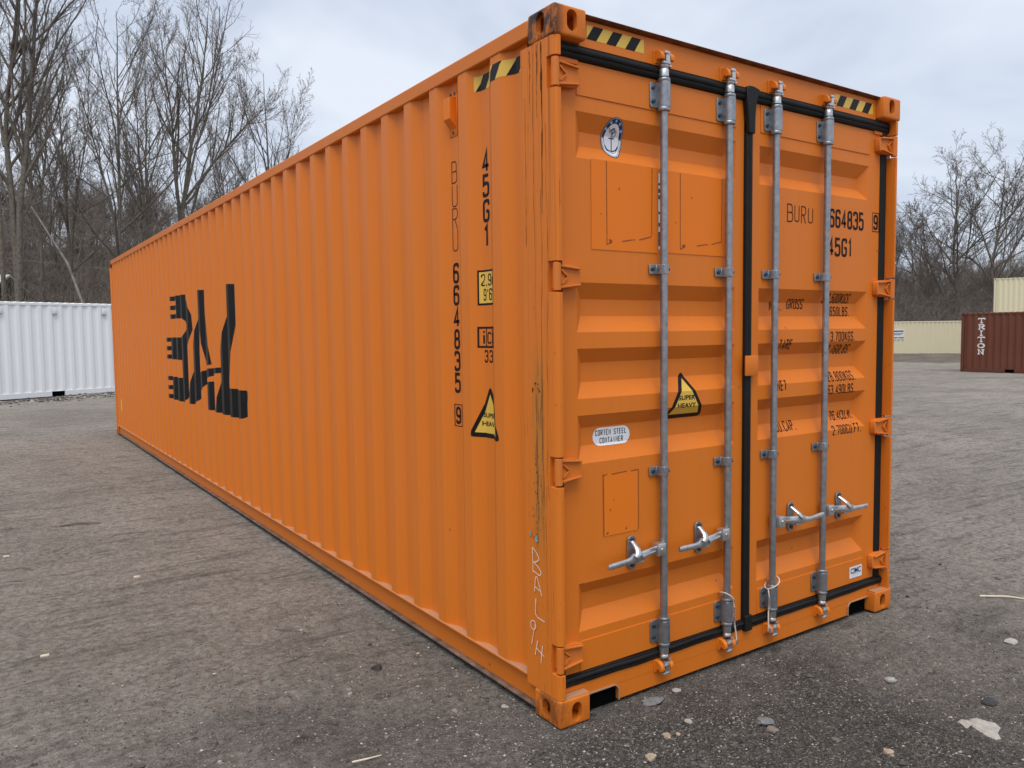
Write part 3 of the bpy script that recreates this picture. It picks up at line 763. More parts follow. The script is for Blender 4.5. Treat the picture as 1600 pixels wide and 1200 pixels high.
def handle(par, x, s, dx_catch, dx_end, zc, z_end):
    hb = MB()
    a, b = sorted((x+s*0.014, x+s*0.062)); hb.rbox(a, b, 0.000, 0.044, zc-0.030, zc+0.028, 0.005)
    hb.tube([(x+s*0.040, -0.006, zc), (x+s*0.040, 0.004, zc)], [0.006, 0.008], 10)
    hb.build('handle_hub', MT['zinc_bright'], par, smooth=rad(40))
    m = MB()
    c = x+s*dx_catch; e = x+s*dx_end
    sec = [(x+s*0.050, 0.018, zc, .017, .006), (x+s*0.095, 0.015, zc-0.001, .016, .006), (c-s*0.055, 0.012, zc-0.004, .017, .006), (c-s*0.02, 0.008, zc-0.009, .021, .008), (c+s*0.035, 0.006, zc-0.013, .021, .008), (c+s*0.060, -0.002, zc-0.015, .014, .0065), (c+s*0.085, -0.007, zc-0.015, .0125, .006), (e-s*0.02, -0.008, z_end+0.001, .0125, .006), (e, -0.008, z_end, .011, .005)]
    v = []
    for q in sec:
        hh_, tt = q[3], q[4]; k = 0.35*tt
        v += [(q[0], q[1]+a_, q[2]+b_) for a_, b_ in ((-tt, -hh_+k), (-tt, hh_-k), (-tt+k, hh_), (tt-k, hh_), (tt, hh_-k), (tt, -hh_+k), (tt-k, -hh_), (-tt+k, -hh_))]
    n_ = len(sec)
    m.add(v, [(i_*8+k_, i_*8+(k_+1) % 8, (i_+1)*8+(k_+1) % 8, (i_+1)*8+k_) for i_ in range(n_-1) for k_ in range(8)] + [tuple(range(8)), tuple(range(n_*8-8, n_*8))])
    # raised rib on the grip side of the bar
    m.tube([(c-s*0.10, 0.007, zc-0.002), (c-s*0.045, -0.002, zc-0.006), (c-s*0.01, -0.004, zc-0.011)], [0.002, 0.006, 0.008], 6)
    m.build('handle', MT['zinc_bright'], par, smooth=rad(45))
    m = MB()
    m.prism([(c+q[0], zc+q[1]) for q in oval(0, 0, 0.050, 0.150, 20)], 'y', 0.050, 0.0575)
    m.build('catch_plate', MT['zinc'], par, bevel=0.0015)
    m = MB()
    m.tube([(c, 0.047, zc+0.050), (c+s*0.002, 0.030, zc+0.040), (c+s*0.006, 0.006, zc+0.024), (c+s*0.014, -0.006, zc+0.006), (c+s*0.026, -0.006, zc-0.006)], [0.012, 0.012, 0.014, 0.014, 0.010], 8, flat=(0.5, 1.0))
    m.rbox(c-0.016, c+0.026, 0.004, 0.050, zc-0.040, zc-0.028, 0.004)
    m.build('handle_catch', MT['zinc_bright'], par, smooth=rad(45))
    pieces('bolt', MT['bolt'], par, [([(c, 0.043, z), (c, 0.0505, z)], [0.010, 0.011]) for z in (zc+0.056, zc-0.056)])
for i, x in enumerate(RODX):
    par = door_l if i < 2 else door_r
    rod(par, x); guide(par, x, 2.592, 2.700, True); guide(par, x, 0.216, 0.318, False)
    cam_end(par, x, True); cam_end(par, x, False); keeper(box_root, x, True); keeper(box_root, x, False)
    clamp(par, x, 1.896); clamp(par, x, 1.000)
handle(door_l, RODX[0], -1, 0.175, 0.365, 0.655, 0.634)
handle(door_l, RODX[1], -1, 0.175, 0.365, 0.655, 0.640)
handle(door_r, RODX[2], 1, 0.175, 0.370, 0.655, 0.648)
handle(door_r, RODX[3], 1, 0.175, 0.355, 0.655, 0.640)
# plate over the middle gasket
m = MB(); m.rbox(1.168, 1.262, 0.026, 0.034, 1.402, 1.500, 0.003); m.rbox(1.240, 1.262, 0.034, 0.061, 1.402, 1.500, 0.003)
m.build('overlap_plate', MT['orange'], door_r, smooth=rad(40))

# ventilator on the side
m = MB(); yv = 0.845
m.rbox(INX-0.004, INX-0.0003, yv-0.036, yv+0.036, 2.565, 2.775, 0.0015)
m.prism([(INX-0.004, 2.745), (INX-0.040, 2.738), (INX-0.040, 2.640), (INX-0.004, 2.600)], 'y', yv-0.030, yv+0.030)
m.build('vent', MT['orange_patch'], side_near, bevel=0.002)
pieces('vent_screw', MT['bolt'], side_near, [([(INX-0.004, yy, z), (INX-0.008, yy, z)], 0.008) for yy, z in ((yv-0.018, 2.762), (yv+0.018, 2.762), (yv, 2.582))])

# ---- lettering and stickers on the side -------------------------------
def on_side(polys, uc=0.0): return mapp(polys, lambda q: (uc-q[0], q[1]))
def vstack(s, uc, tops, w, h, th):
    out = []
    for ch, zt in zip(s, tops): out += glyph(ch, -w/2, zt-h, w, h, th*(1.22 if th > 0.008 else 1.4))
    return on_side(out, uc)
decal('serial_number', vstack('664835', 0.849, [1.966-0.1063*i for i in range(6)], 0.056, 0.100, 0.0125), SIDE, 0.001, MT['ink'], side_near)
decal('check_digit', vstack('9', 0.847, [1.268], 0.048, 0.086, 0.0115) + on_side([(q, 0) for q in ribbon([(-.034, 1.172), (.034, 1.172), (.034, 1.277), (-.034, 1.277), (-.034, 1.172)], 0.004)], 0.847), SIDE, 0.001, MT['ink'], side_near)
decal('type_code', vstack('45G1', 0.569, [2.452, 2.343, 2.230, 2.118], 0.056, 0.104, 0.0125), SIDE, 0.001, MT['ink'], side_near)
decal('hand_lettering', vstack('BURU', 0.849, [2.450, 2.338, 2.228, 2.126], 0.052, 0.105, 0.0035), SIDE, 0.001, MT['marker'], side_near)
def tri_sign(uc, z0, wd, ht, plane, fn, par, nm='warning_sign', lift=0.001):
    tri = [(-wd*0.5, 0), (wd*0.5, 0), (0.0, ht)]
    o = []
    for i in range(3):
        a, b, c = tri[i-1], tri[i], tri[(i+1) % 3]
        r = 0.030
        for t in range(5):
            q = t/4; pa = (b[0]+(a[0]-b[0])*r/math.hypot(a[0]-b[0], a[1]-b[1]), b[1]+(a[1]-b[1])*r/math.hypot(a[0]-b[0], a[1]-b[1]))
            pc = (b[0]+(c[0]-b[0])*r/math.hypot(c[0]-b[0], c[1]-b[1]), b[1]+(c[1]-b[1])*r/math.hypot(c[0]-b[0], c[1]-b[1]))
            o.append(((1-q)**2*pa[0]+2*q*(1-q)*b[0]+q*q*pc[0], (1-q)**2*pa[1]+2*q*(1-q)*b[1]+q*q*pc[1]))
    cy_ = ht/3; k = 0.74
    inn = [((q[0])*k, cy_+(q[1]-cy_)*k) for q in tri]
    s = decal(nm, mapp([(o, 0)], fn), plane, lift, MT['black'], par)
    i2 = decal(nm, mapp([(inn, 0)], fn), plane, lift+0.0004, MT['yellow'], par)
    tx = font_polys('SUPER', 0.029, 1.32); tx2 = font_polys('HEAVY', 0.029, 1.32)
    tx = mapp(tx, lambda q: (q[0], q[1]+ht*0.385)) + mapp(tx2, lambda q: (q[0], q[1]+ht*0.225))
    decal('sign_lettering', mapp(tx, fn), plane, lift+0.0008, MT['ink'], par)
tri_sign(0, 0, 0.26, 0.245, SIDE, lambda q: (0.556-q[0], 1.142+q[1]), side_near)
# height sign
hs = [(q, 0) for q in [[(-0.07, 0), (0.07, 0), (0.07, 0.160), (-0.07, 0.160)]]]
fn = lambda q: (0.560-q[0], 1.753+q[1])
decal('height_sign', mapp(hs, fn), SIDE, 0.001, MT['ink'], side_near)
decal('height_sign', mapp([([(-0.061, 0.009), (0.061, 0.009), (0.061, 0.151), (-0.061, 0.151)], 0)], fn), SIDE, 0.0014, MT['yellow'], side_near)
decal('sign_lettering', mapp(text('2,9m', -0.052, 0.087, 0.027, 0.055, 0.0065, 0.006) + text("9'6\"", -0.040, 0.020, 0.024, 0.055, 0.0065, 0.006), fn), SIDE, 0.0018, MT['ink'], side_near)
# ilu mark
fn = lambda q: (0.563-q[0], 1.558+q[1])
P_ = [(q, 0) for q in ribbon([(-.066, .004), (.066, .004), (.066, .092), (-.066, .092), (-.066, .004)], 0.009)] + [(q, 0.0001) for q in ribbon([(-.019, .006), (-.019, .09)], 0.006)] + [(q, 0.0001) for q in ribbon([(.030, .006), (.030, .09)], 0.006)]
P_ += glyph('i', -.052, .014, .028, .070, .010) + glyph('c', -.011, .018, .034, .070, .0075) + glyph('U', .036, .018, .022, .055, .007)
P_ += mapp(text('33', -0.036, -0.068, 0.030, 0.058, 0.0075, 0.010), lambda q: q)
decal('code_mark', mapp(P_, fn), SIDE, 0.001, MT['ink'], side_near)
# hazard tape under the rail
def hazard(u0, u1, z0, z1, plane, par, n, start, lean):
    decal('hazard_tape', [rect(min(u0, u1), max(u0, u1), z0, z1)], plane, 0.0008, MT['yellow'], par)
    P_ = []; st = (u1-u0)/n
    for i in range(n):
        a = u0+st*(i+start); b = a+st*0.5
        P_.append(([(a, z0), (b, z0), (b+st*lean, z1), (a+st*lean, z1)], 0))
    P_ = [(clip_u(p, min(u0, u1), max(u0, u1), 0), e) for p, e in P_]
    decal('tape_stripe', [(p, e) for p, e in P_ if len(p) > 2], plane, 0.0012, MT['black'], par)
hazard(0.632, 0.240, 2.716, 2.782, SIDE, side_near, 3, 0.06, 0.36)
hazard(0.203, 0.520, 2.808, 2.864, FLAT_H, box_root, 3, -0.02, 0.36)
hazard(1.893, 2.246, 2.798, 2.856, FLAT_H, box_root, 3, 0.10, 0.32)

# big black emblem lettering: heavy letters with speed stripes on the left edge
def stripes(u0, u1, zs): return [rect(u1, u0, a, b) for a, b in zs]
LG = []
B_ = [(7.10, 2.09), (6.64, 2.085), (6.54, 1.98), (6.47, 1.86), (6.455, 1.70), (6.52, 1.58), (6.63, 1.50), (6.66, 1.40), (6.66, 1.10), (6.70, 1.0), (6.76, 0.93), (6.86, 0.885), (7.42, 0.885), (7.42, 1.155),
      (6.94, 1.155), (6.90, 1.175), (6.89, 1.21), (6.89, 1.32), (6.90, 1.35), (6.95, 1.36), (7.50, 1.36), (7.50, 1.615), (6.90, 1.615), (6.80, 1.635), (6.745, 1.69), (6.73, 1.74), (6.75, 1.795), (6.81, 1.83), (7.10, 1.83)]
LG.append((B_, 0))
LG += stripes(7.46, 7.102, [(1.832, 1.884), (1.934, 1.984), (2.038, 2.089)])
LG += stripes(7.74, 7.502, [(1.362, 1.412), (1.462, 1.512), (1.565, 1.613)])
LG += stripes(7.74, 7.422, [(0.887, 0.937), (0.995, 1.045), (1.105, 1.153)])
A_leg = [(6.03, 2.098), (5.80, 2.092), (5.86, 1.72), (5.995, 1.70), (6.075, 1.235), (5.99, 1.265), (5.76, 1.300), (5.20, 1.332), (5.20, 1.284), (5.50, 1.258), (5.79, 1.200), (6.07, 1.040), (6.20, 0.955), (6.38, 0.893), (6.64, 0.893)]
LG.append((A_leg, 0))
LG.append(([(5.995, 1.70), (5.86, 1.72), (5.80, 2.092), (5.775, 1.95), (5.64, 1.345), (5.885, 1.325), (5.96, 1.55)], 0.0002))
LG.append(([(5.79, 1.165), (5.60, 1.178), (5.49, 0.890), (5.78, 0.888)], 0))
L_ = [(4.93, 2.096), (4.675, 2.086), (4.94, 1.147), (4.345, 1.147), (4.345, 1.09), (4.37, 1.01), (4.43, 0.945), (4.54, 0.90), (4.68, 0.886), (5.47, 0.886)]
LG.append((L_, 0))
decal('emblem_lettering', LG, SIDE, 0.0012, MT['black'], side_near)
# small yellow sticker at the far end
decal('yellow_sticker', [rect(11.52, 11.60, 0.44, 0.62)], SIDE, 0.001, MT['yellow'], side_near)
# chalk scrawl on the corner post (side face)
POSTP = ('side', [(0.0, 0.0015), (0.138, 0.0015), (0.1381, 0.0015), (0.24, 0.0045)])
def chalk(strokes, th=0.0050):
    out = []
    for k, s in enumerate(strokes): out += [(q, 0.0001*k) for q in ribbon(round_poly(s, 0.02), th)]
    return out
CH = chalk([[(0.183, 0.722), (0.180, 0.615)], [(0.183, 0.722), (0.150, 0.705), (0.132, 0.682), (0.150, 0.668), (0.176, 0.660)], [(0.176, 0.660), (0.140, 0.648), (0.118, 0.628), (0.130, 0.612), (0.176, 0.622)],
            [(0.170, 0.535), (0.162, 0.600), (0.150, 0.604), (0.118, 0.530)], [(0.165, 0.556), (0.128, 0.548)],
            [(0.160, 0.510), (0.166, 0.440), (0.150, 0.430), (0.098, 0.425)],
            [(0.165, 0.402), (0.185, 0.408), (0.202, 0.396), (0.198, 0.370), (0.175, 0.366), (0.162, 0.385), (0.166, 0.404), (0.196, 0.300)],
            [(0.150, 0.330), (0.170, 0.262)], [(0.116, 0.318), (0.128, 0.240)], [(0.160, 0.296), (0.104, 0.276)]])
decal('chalk_lettering', CH, POSTP, 0.0015, MT['chalk'], box_root)
blob = lambda cx, cy, r, s: ([(cx+r*math.cos(a)*(0.7+0.3*math.sin(3*a+s)), cy+r*1.2*math.sin(a)*(0.75+0.25*math.cos(2*a+s))) for a in [2*math.pi*i/14 for i in range(14)]], 0)
decal('teal_smear', [blob(0.196, 0.775, 0.012, 1), blob(0.150, 0.765, 0.016, 2)], POSTP, 0.0014, MT['teal_smear'], box_root)

rg = random.Random(4)
def streak(yc, z0, z1, w0, w1, wob):
    n_ = 26; ph = rg.uniform(0, 6); pts = []
    for i in range(n_+1):
        t = i/n_; z = z0+(z1-z0)*t
        pts.append((yc+wob*(math.sin(t*7+ph)+0.5*math.sin(t*17+ph*2)+0.3*math.sin(t*41+ph*3)), z, (w0+(w1-w0)*t)*rg.uniform(0.2, 1.0)))
    return [([(a[0]-a[2]/2, a[1]), (a[0]+a[2]/2, a[1]), (b[0]+b[2]/2, b[1]), (b[0]-b[2]/2, b[1])], 0) for a, b in zip(pts[:-1], pts[1:])]
MT['grime'] = plain('black_rust_streak', (0.075, 0.030, 0.012), 0.9, 0, 0.5, 60, 0.1, 0)
MT['grime_soft'] = plain('brown_rust_streak', (0.22, 0.075, 0.020), 0.9, 0, 0.4, 60, 0.1, 0)
POSTL = ('side', [(0.0, 0.0013), (0.138, 0.0013), (0.1382, 0.0043), (0.24, 0.0043)])
for a in ((0.088, 2.770, 2.10, 0.016, 0.002, 0.002), (0.120, 2.770, 2.48, 0.006, 0.002, 0.002), (0.172, 2.76, 2.52, 0.006, 0.001, 0.002), (0.062, 2.45, 0.95, 0.0016, 0.0024, 0.006), (0.205, 2.58, 1.98, 0.0018, 0.0028, 0.001), (0.080, 1.00, 0.30, 0.0016, 0.0012, 0.003)):
    decal('rust_streak', streak(*a), POSTL, 0.0012, MT['grime'], box_root)
for a in ((0.150, 2.74, 1.60, 0.0025, 0.001, 0.003), (0.100, 2.20, 0.90, 0.003, 0.003, 0.004)):
    decal('rust_streak', streak(*a), POSTL, 0.0008, MT['grime_soft'], box_root)
sm = [blob(0.150+rg.uniform(-.03, .03), 1.40+rg.uniform(-.03, .02), rg.uniform(.003, .008), i*1.7) for i in range(6)] + [blob(0.150+rg.gauss(0, .014), rg.uniform(0.74, 1.12), rg.uniform(.0015, .004), i*0.9) for i in range(34)]
decal('scuff_mark', [(p, 0.00004*i) for i, (p, e) in enumerate(sm)], POSTL, 0.0016, MT['grime'], box_root)

# ---- lettering and stickers on the doors -----------------------------
def dtext(s, x, z0, h, w, th, gap): return mapp(text(s, 0, 0, w, h, th, gap), lambda q: (x+q[0], z0+q[1]))
decal('serial_number', dtext('664835', 1.8765, 2.163, 0.100, 0.047, 0.0140, 0.0072), DOOR, 0.0012, MT['ink'], door_r)
decal('check_digit', dtext('9', 2.290, 2.176, 0.084, 0.043, 0.013, 0) + [(q, 0) for q in ribbon([(2.280, 2.166), (2.342, 2.166), (2.342, 2.269), (2.280, 2.269), (2.280, 2.166)], 0.004)], DOOR, 0.0012, MT['ink'], door_r)
decal('type_code', dtext('45G1', 1.868, 2.012, 0.101, 0.052, 0.0145, 0.0085), DOOR, 0.0012, MT['ink'], door_r)
hand = []
for i, (ch, xo, zo, w, h) in enumerate((('B', 0, 0.0, .048, .092), ('U', .060, .004, .040, .086), ('R', .115, -.002, .040, .090), ('U', .172, .004, .042, .080))):
    hand += glyph(ch, 1.520+xo, 2.168+zo, w, h, 0.0056)
decal('hand_lettering', hand, DOOR, 0.0012, MT['marker'], door_r)
rows = [('MAX.', 1.529, 1.720), ('GROSS', 1.710, 1.730), ('32.500KGS.', 2.117, 1.763), ('71.650LBS.', 2.129, 1.693), ('TARE', 1.577, 1.522), ('3.700KGS.', 2.125, 1.557), ('8.160LBS.', 2.125, 1.487),
        ('NET', 1.531, 1.313), ('28.800KGS.', 2.141, 1.340), ('63.490LBS.', 2.133, 1.270), ('CU.CAP.', 1.637, 1.098), ('76.4CU.M.', 2.163, 1.121), ('2.700CU.FT.', 2.201, 1.044)]
P_ = []
for s_, x, z in rows:
    q_ = text(s_, 0, 0, 0.0225, 0.052, 0.0060, 0.0058); w_ = max(u for p, e in q_ for u, v in p)
    P_ += mapp(q_, lambda u: (x-w_+u[0], z+u[1]))
decal('weight_table', P_, DOOR, 0.0012, MT['ink'], door_r)
tri_sign(0, 0, 0.262, 0.222, DOOR, lambda q: (0.800+q[0], 1.222+q[1]), door_l)
# corten pill
pill = rot_arc(0.304, 1.1735, 0.039, math.pi/2, 3*math.pi/2, 10) + rot_arc(0.440, 1.1735, 0.039, -math.pi/2, math.pi/2, 10)
decal('steel_sticker', [(pill, 0)], DOOR, 0.0012, MT['white'], door_l)
decal('sticker_lettering', dtext('CORTEN  STEEL', 0.279, 1.178, 0.025, 0.0118, 0.0034, 0.0036) + dtext('CONTAINER', 0.304, 1.144, 0.025, 0.0118, 0.0034, 0.0036), DOOR, 0.0018, MT['ink'], door_l)
# oval sticker with anchor
ov = lambda a, b: [(0.377+a*math.cos(t), 2.442+b*math.sin(t)) for t in [2*math.pi*i/36 for i in range(36)]]
decal('anchor_sticker', [(ov(0.060, 0.083), 0)], DOOR, 0.0012, MT['navy'], door_l)
decal('anchor_sticker', [(ov(0.056, 0.079), 0)], DOOR, 0.0016, MT['white'], door_l)
band = [([ov(0.0545, 0.0775)[i], ov(0.0545, 0.0775)[i+1], ov(0.041, 0.058)[i+1], ov(0.041, 0.058)[i]], 0) for i in range(0, 18)]
decal('sticker_band', band, DOOR, 0.0020, MT['navy'], door_l)
line = [([ov(0.053, 0.076)[i], ov(0.053, 0.076)[(i+1) % 36], ov(0.051, 0.074)[(i+1) % 36], ov(0.051, 0.074)[i]], 0) for i in range(18, 36)] + [([ov(0.044, 0.062)[i], ov(0.044, 0.062)[(i+1) % 36], ov(0.042, 0.060)[(i+1) % 36], ov(0.042, 0.060)[i]], 0) for i in range(18, 36)]
decal('sticker_band', line, DOOR, 0.0021, MT['navy'], door_l)
dots = []
for i in range(3, 16, 3):
    a = 2*math.pi*i/36; cx, cz = 0.377+0.0475*math.cos(a), 2.442+0.0675*math.sin(a)
    dots.append(rect(cx-0.005, cx+0.005, cz-0.005, cz+0.005))
decal('sticker_lettering', dots, DOOR, 0.0024, MT['sky_print'], door_l)
anch = []
for k, s in enumerate([[(0.377, 2.462), (0.377, 2.392)], [(0.362, 2.444), (0.392, 2.444)], [(0.340, 2.412), (0.352, 2.396), (0.377, 2.388), (0.402, 2.398), (0.412, 2.414)], [(0.364, 2.474), (0.377, 2.482), (0.390, 2.474), (0.377, 2.462), (0.364, 2.474)]]):
    anch += [(q, 0.0001*k) for q in ribbon(s, 0.005)]
decal('anchor_mark', anch, DOOR, 0.0022, MT['navy'], door_l)
decal('anchor_mark', [(q, 0) for q in ribbon(round_poly([(0.352, 2.482), (0.360, 2.462), (0.384, 2.478), (0.396, 2.470), (0.392, 2.450), (0.372, 2.452)], 0.02), 0.006)], DOOR, 0.0026, MT['grey_print'], door_l)
# maker's plate sticker
decal('maker_sticker', [rect(2.106, 2.226, 0.216, 0.282)], ('door', [(0, YD-0.004), (3, YD-0.004)]), 0.0012, MT['white'], door_r)
decal('sticker_lettering', mapp(font_polys('CIMC', 0.043, 0.95), lambda q: (2.166+q[0]*1.0, 0.242+q[1])), ('door', [(0, YD-0.004), (3, YD-0.004)]), 0.0017, MT['navy'], door_r)
decal('sticker_lettering', [rect(2.14, 2.214, 0.2335, 0.2355)], ('door', [(0, YD-0.004), (3, YD-0.004)]), 0.0017, MT['sky_print'], door_r)
# orange decals added for two retouched blots and a plate, brighter as if unshaded
def patch(x0, x1, z0, z1, lines, spots):
    decal('flat_orange_patch', [rect(x0, x1, z0, z1)], ('door', [(0, YD), (2.30, YD), (2.5, YD)]), 0.0022, MT['orange_patch'], door_l)
    P_ = []
    for k, s in enumerate(lines): P_ += [(q, 0.0001*k) for q in ribbon(s, 0.0042)]
    P_ += [blob(a, b, r, a*40) for a, b, r in spots]
    decal('patch_outline', P_, ('door', [(0, YD), (3, YD)]), 0.0028, MT['marker_soft'], door_l)
MT['marker_soft'] = plain('rust_line', (0.22, 0.055, 0.012), 0.8, 0, 0.4, 40, bump=0)
patch(0.231, 0.612, 1.968, 2.338, [[(0.314, 2.336), (0.316, 1.990)], [(0.577, 2.336), (0.575, 2.040)], [(0.318, 1.992), (0.345, 2.004)], [(0.40, 2.008), (0.46, 2.018)], [(0.50, 2.02), (0.572, 2.038)]], [(0.335, 2.005, 0.012), (0.470, 2.018, 0.006), (0.386, 2.228, 0.005), (0.284, 2.115, 0.004)])
patch(0.666, 1.058, 1.972, 2.332, [[(0.752, 2.330), (0.753, 1.990)], [(1.030, 2.330), (1.028, 2.040)], [(0.756, 1.994), (0.785, 2.006)], [(0.86, 2.012), (0.92, 2.022)], [(0.96, 2.025), (1.026, 2.040)]], [(0.775, 2.006, 0.012), (0.93, 2.02, 0.006), (0.826, 2.228, 0.005), (0.724, 2.11, 0.004)])
patch(0.289, 0.494, 0.747, 1.020, [[(0.290, 1.018), (0.292, 0.748)], [(0.492, 1.018), (0.492, 0.752)], [(0.292, 1.012), (0.312, 1.016)], [(0.335, 1.013), (0.425, 1.017)], [(0.447, 1.015), (0.49, 1.018)]], [(0.312, 0.758, 0.008), (0.42, 0.766, 0.006), (0.348, 0.90, 0.004), (0.49, 0.754, 0.005)])
decal('decal_strip', [rect(0.617, 0.662, 1.985, 2.318)], ('door', [(0, YD), (3, YD)]), 0.0012, MT['white'], door_l)
decal('strip_print', [rect(0.617, 0.66, a, b) for a, b in ((2.265, 2.275), (2.232, 2.25), (2.205, 2.222), (2.140, 2.150), (2.085, 2.102), (2.00, 2.062))], ('door', [(0, YD), (3, YD)]), 0.0018, MT['green_print'], door_l)

# cable seals looped over two rods (things of their own)
def seal(x, label, flip):
    root = empty('cable_seal', (x, YR, 0.33), label=label, cat='cable seal', group='wire seals hanging from the door rods')
    m = MB(); p = []
    for i in range(13):
        a = 2*math.pi*i/12
        p.append((0.036*math.cos(a), 0.036*math.sin(a), 0.012-0.026*math.cos(a)*flip + 0.004*math.sin(2*a)))
    m.tube(p, 0.0032, 6)
    s = flip
    m.tube([(0.036*s, -0.004, -0.014), (0.040*s, -0.014, -0.050), (0.037*s, -0.012, -0.085), (0.043*s, -0.012, -0.130), (0.048*s, -0.016, -0.175), (0.052*s, -0.020, -0.222)], 0.0036, 6)
    m.build('cable', MT['wire'], root)
    m = MB()
    for i in range(6):
        z = -0.05-0.012*i; m.tube([(0.039*s-0.004, -0.016, z), (0.039*s+0.004, -0.018, z-0.006)], 0.0042, 6)
    m.rbox(0.046*s-0.008, 0.046*s+0.008, -0.026, -0.010, -0.232, -0.205, 0.003)
    m.build('ferrule', MT['zinc_bright'], root)
seal(RODX[1], 'pale wire seal on the second rod from the left, its tail hanging on the right', 1)
seal(RODX[2], 'pale wire seal on the third rod from the left, its tail hanging on the left', -1)

# ------------------------------------------------------------------ background containers
def make_container(name, rgb, loc, rz, length, label, group=None, roof_mat=None, vents=(), rust=0.0, lower_z=None):
    mat = paint(name + '_paint', rgb, rough=0.5, fade=0.2, chips=0.6 if rust else 0.15, streak=0.12 + rust)
    rail = paint(name + '_rail_paint', tuple(c*0.92 for c in rgb), rough=0.5, fade=0.2, chips=0.3, streak=0.15 + rust)
    root = empty('shipping_container', loc, rz, label=label, cat='shipping container', group=group)
    Lc, Wc, Hc = length, 2.438, 2.591
    pr = []; x = 0.14
    while x < Lc-0.35: pr += [(x, 0.042), (x+0.070, 0.042), (x+0.138, 0.006), (x+0.210, 0.006)]; x += 0.278
    pr.append((min(x, Lc-0.1), 0.042)); n = len(pr)
    for far in (False, True):
        m = MB(); F = (lambda q: Wc-q) if far else (lambda q: q)
        m.add([(a, F(b), z) for z in (0.155, Hc-0.075) for a, b in pr], [(i, i+1, n+i+1, n+i) for i in range(n-1)])
        sp = m.build('side_panel', mat, root, smooth=None)
        m = MB(); a, b = sorted((F(0.0), F(0.055))); m.box(0.178, Lc-0.178, a, b, Hc-0.075, Hc-0.012); m.build('top_rail', rail, root, bevel=0.004)
        m = MB(); mid = Lc/2; segs = [(0.178, mid-1.205), (mid-0.845, mid+0.845), (mid+1.205, Lc-0.178)] if length < 7 else [(0.178, Lc-0.178)]
        for q0, q1 in segs: m.box(q0, q1, a, b, 0.018, 0.150)
        m.box(0.12, Lc-0.12, *sorted((F(0.001), F(0.056))), 0.1505, 0.158)
        m.build('bottom_rail', rail, root, bevel=0.004)
        if length < 7:
            for cx_ in (mid-1.025, mid+1.025):
                m = MB(); m.box(cx_-0.178, cx_+0.178, *sorted((F(0.05), F(0.30))), 0.02, 0.148); m.build('fork_pocket', MT['hole'], root)
        for ex in (0, Lc):
            q0, q1 = sorted((ex, abs(ex-0.13)))
            m = MB(); m.box(q0+0.002, q1-0.002, *sorted((F(0.002), F(0.12))), 0.118, Hc-0.118); m.build('corner_post', rail, root, bevel=0.008)
            for z in (0, Hc-0.118):
                q0, q1 = sorted((ex, abs(ex-0.178)))
                m = MB(); m.rbox(q0, q1, *sorted((F(0.0), F(0.162))), z, z+0.118, 0.008)
                cc = m.build('corner_casting', rail, root)
                hm = MB(); hm.prism([((q0+q1)/2+u, z+0.058+w) for u, w in oval(0, 0, 0.05, 0.08, 12)], 'y', *sorted((F(-0.0015), F(0.001))))
                hm.build('casting_hole', MT['hole'], cc)
        if not far:
            for vx in vents:
                m = MB(); m.rbox(vx-0.05, vx+0.05, -0.030, 0.041, Hc-0.30, Hc-0.13, 0.006); v = m.build('vent', rail, sp)
                m = MB(); m.box(vx-0.045, vx+0.045, -0.026, 0.0405, Hc-0.330, Hc-0.301); m.build('vent_slot', MT['grey_print'], sp)
    # ends and roof
    for ex, d in ((0, 1), (Lc, -1)):
        m = MB(); e = []; yy = 0.12
        while yy < Wc-0.3: e += [(yy, 0.05), (yy+0.1, 0.05), (yy+0.15, 0.015), (yy+0.25, 0.015)]; yy += 0.3
        e.append((Wc-0.12, 0.05)); k = len(e)
        m.add([(ex+d*b, a, z) for z in (0.1, Hc-0.08) for a, b in e], [(i, i+1, k+i+1, k+i) for i in range(k-1)])
        m.build('end_panel', mat, root, smooth=None)
        m = MB(); q0, q1 = sorted((ex+d*0.004, ex+d*0.06)); m.box(q0, q1, 0.162, Wc-0.162, 0.02, 0.14); m.build('end_sill', rail, root)
        m = MB(); m.box(q0, q1, 0.162, Wc-0.162, Hc-0.09, Hc-0.008); m.build('end_header', rail, root)
    m = MB(); e = []; x = 0.10
    while x < Lc-0.25: e += [(x, Hc-0.014), (x+0.09, Hc-0.014), (x+0.12, Hc+0.010), (x+0.19, Hc+0.010)]; x += 0.22
    e.append((Lc-0.1, Hc-0.014)); k = len(e)
    m.add([(a, yy, b) for yy in (0.012, Wc-0.012) for a, b in e], [(i, i+1, k+i+1, k+i) for i in range(k-1)])
    m.add([(a, 0.012, z) for a, b in e for z in (Hc-0.02, b)], [(2*i, 2*i+2, 2*i+3, 2*i+1) for i in range(k-1)])
    m.build('roof_panel', roof_mat or mat, root, smooth=None)
    m = MB(); m.box(0.1, Lc-0.1, 0.06, Wc-0.06, 0.11, 0.145); m.build('floor_panel', MT['hole'], root)
    return root, pr

def bgz(x, y): return float(base_z(np.float64(x), np.float64(y)))
# white one beyond the far end of the orange one
dirx = np.array([2.83, 1.23]); dirx = dirx/np.hypot(*dirx); a0 = math.atan2(dirx[1], dirx[0])
pk = np.array([-0.05, 22.575]); o = pk - dirx*(3.03+1.025)
white, _ = make_container('white_container', (0.80, 0.81, 0.82), (o[0], o[1], 0.0), a0, 6.058, 'white shipping container standing beyond the far left end of the orange one', vents=(1.32, 2.65, 4.05, 5.45))
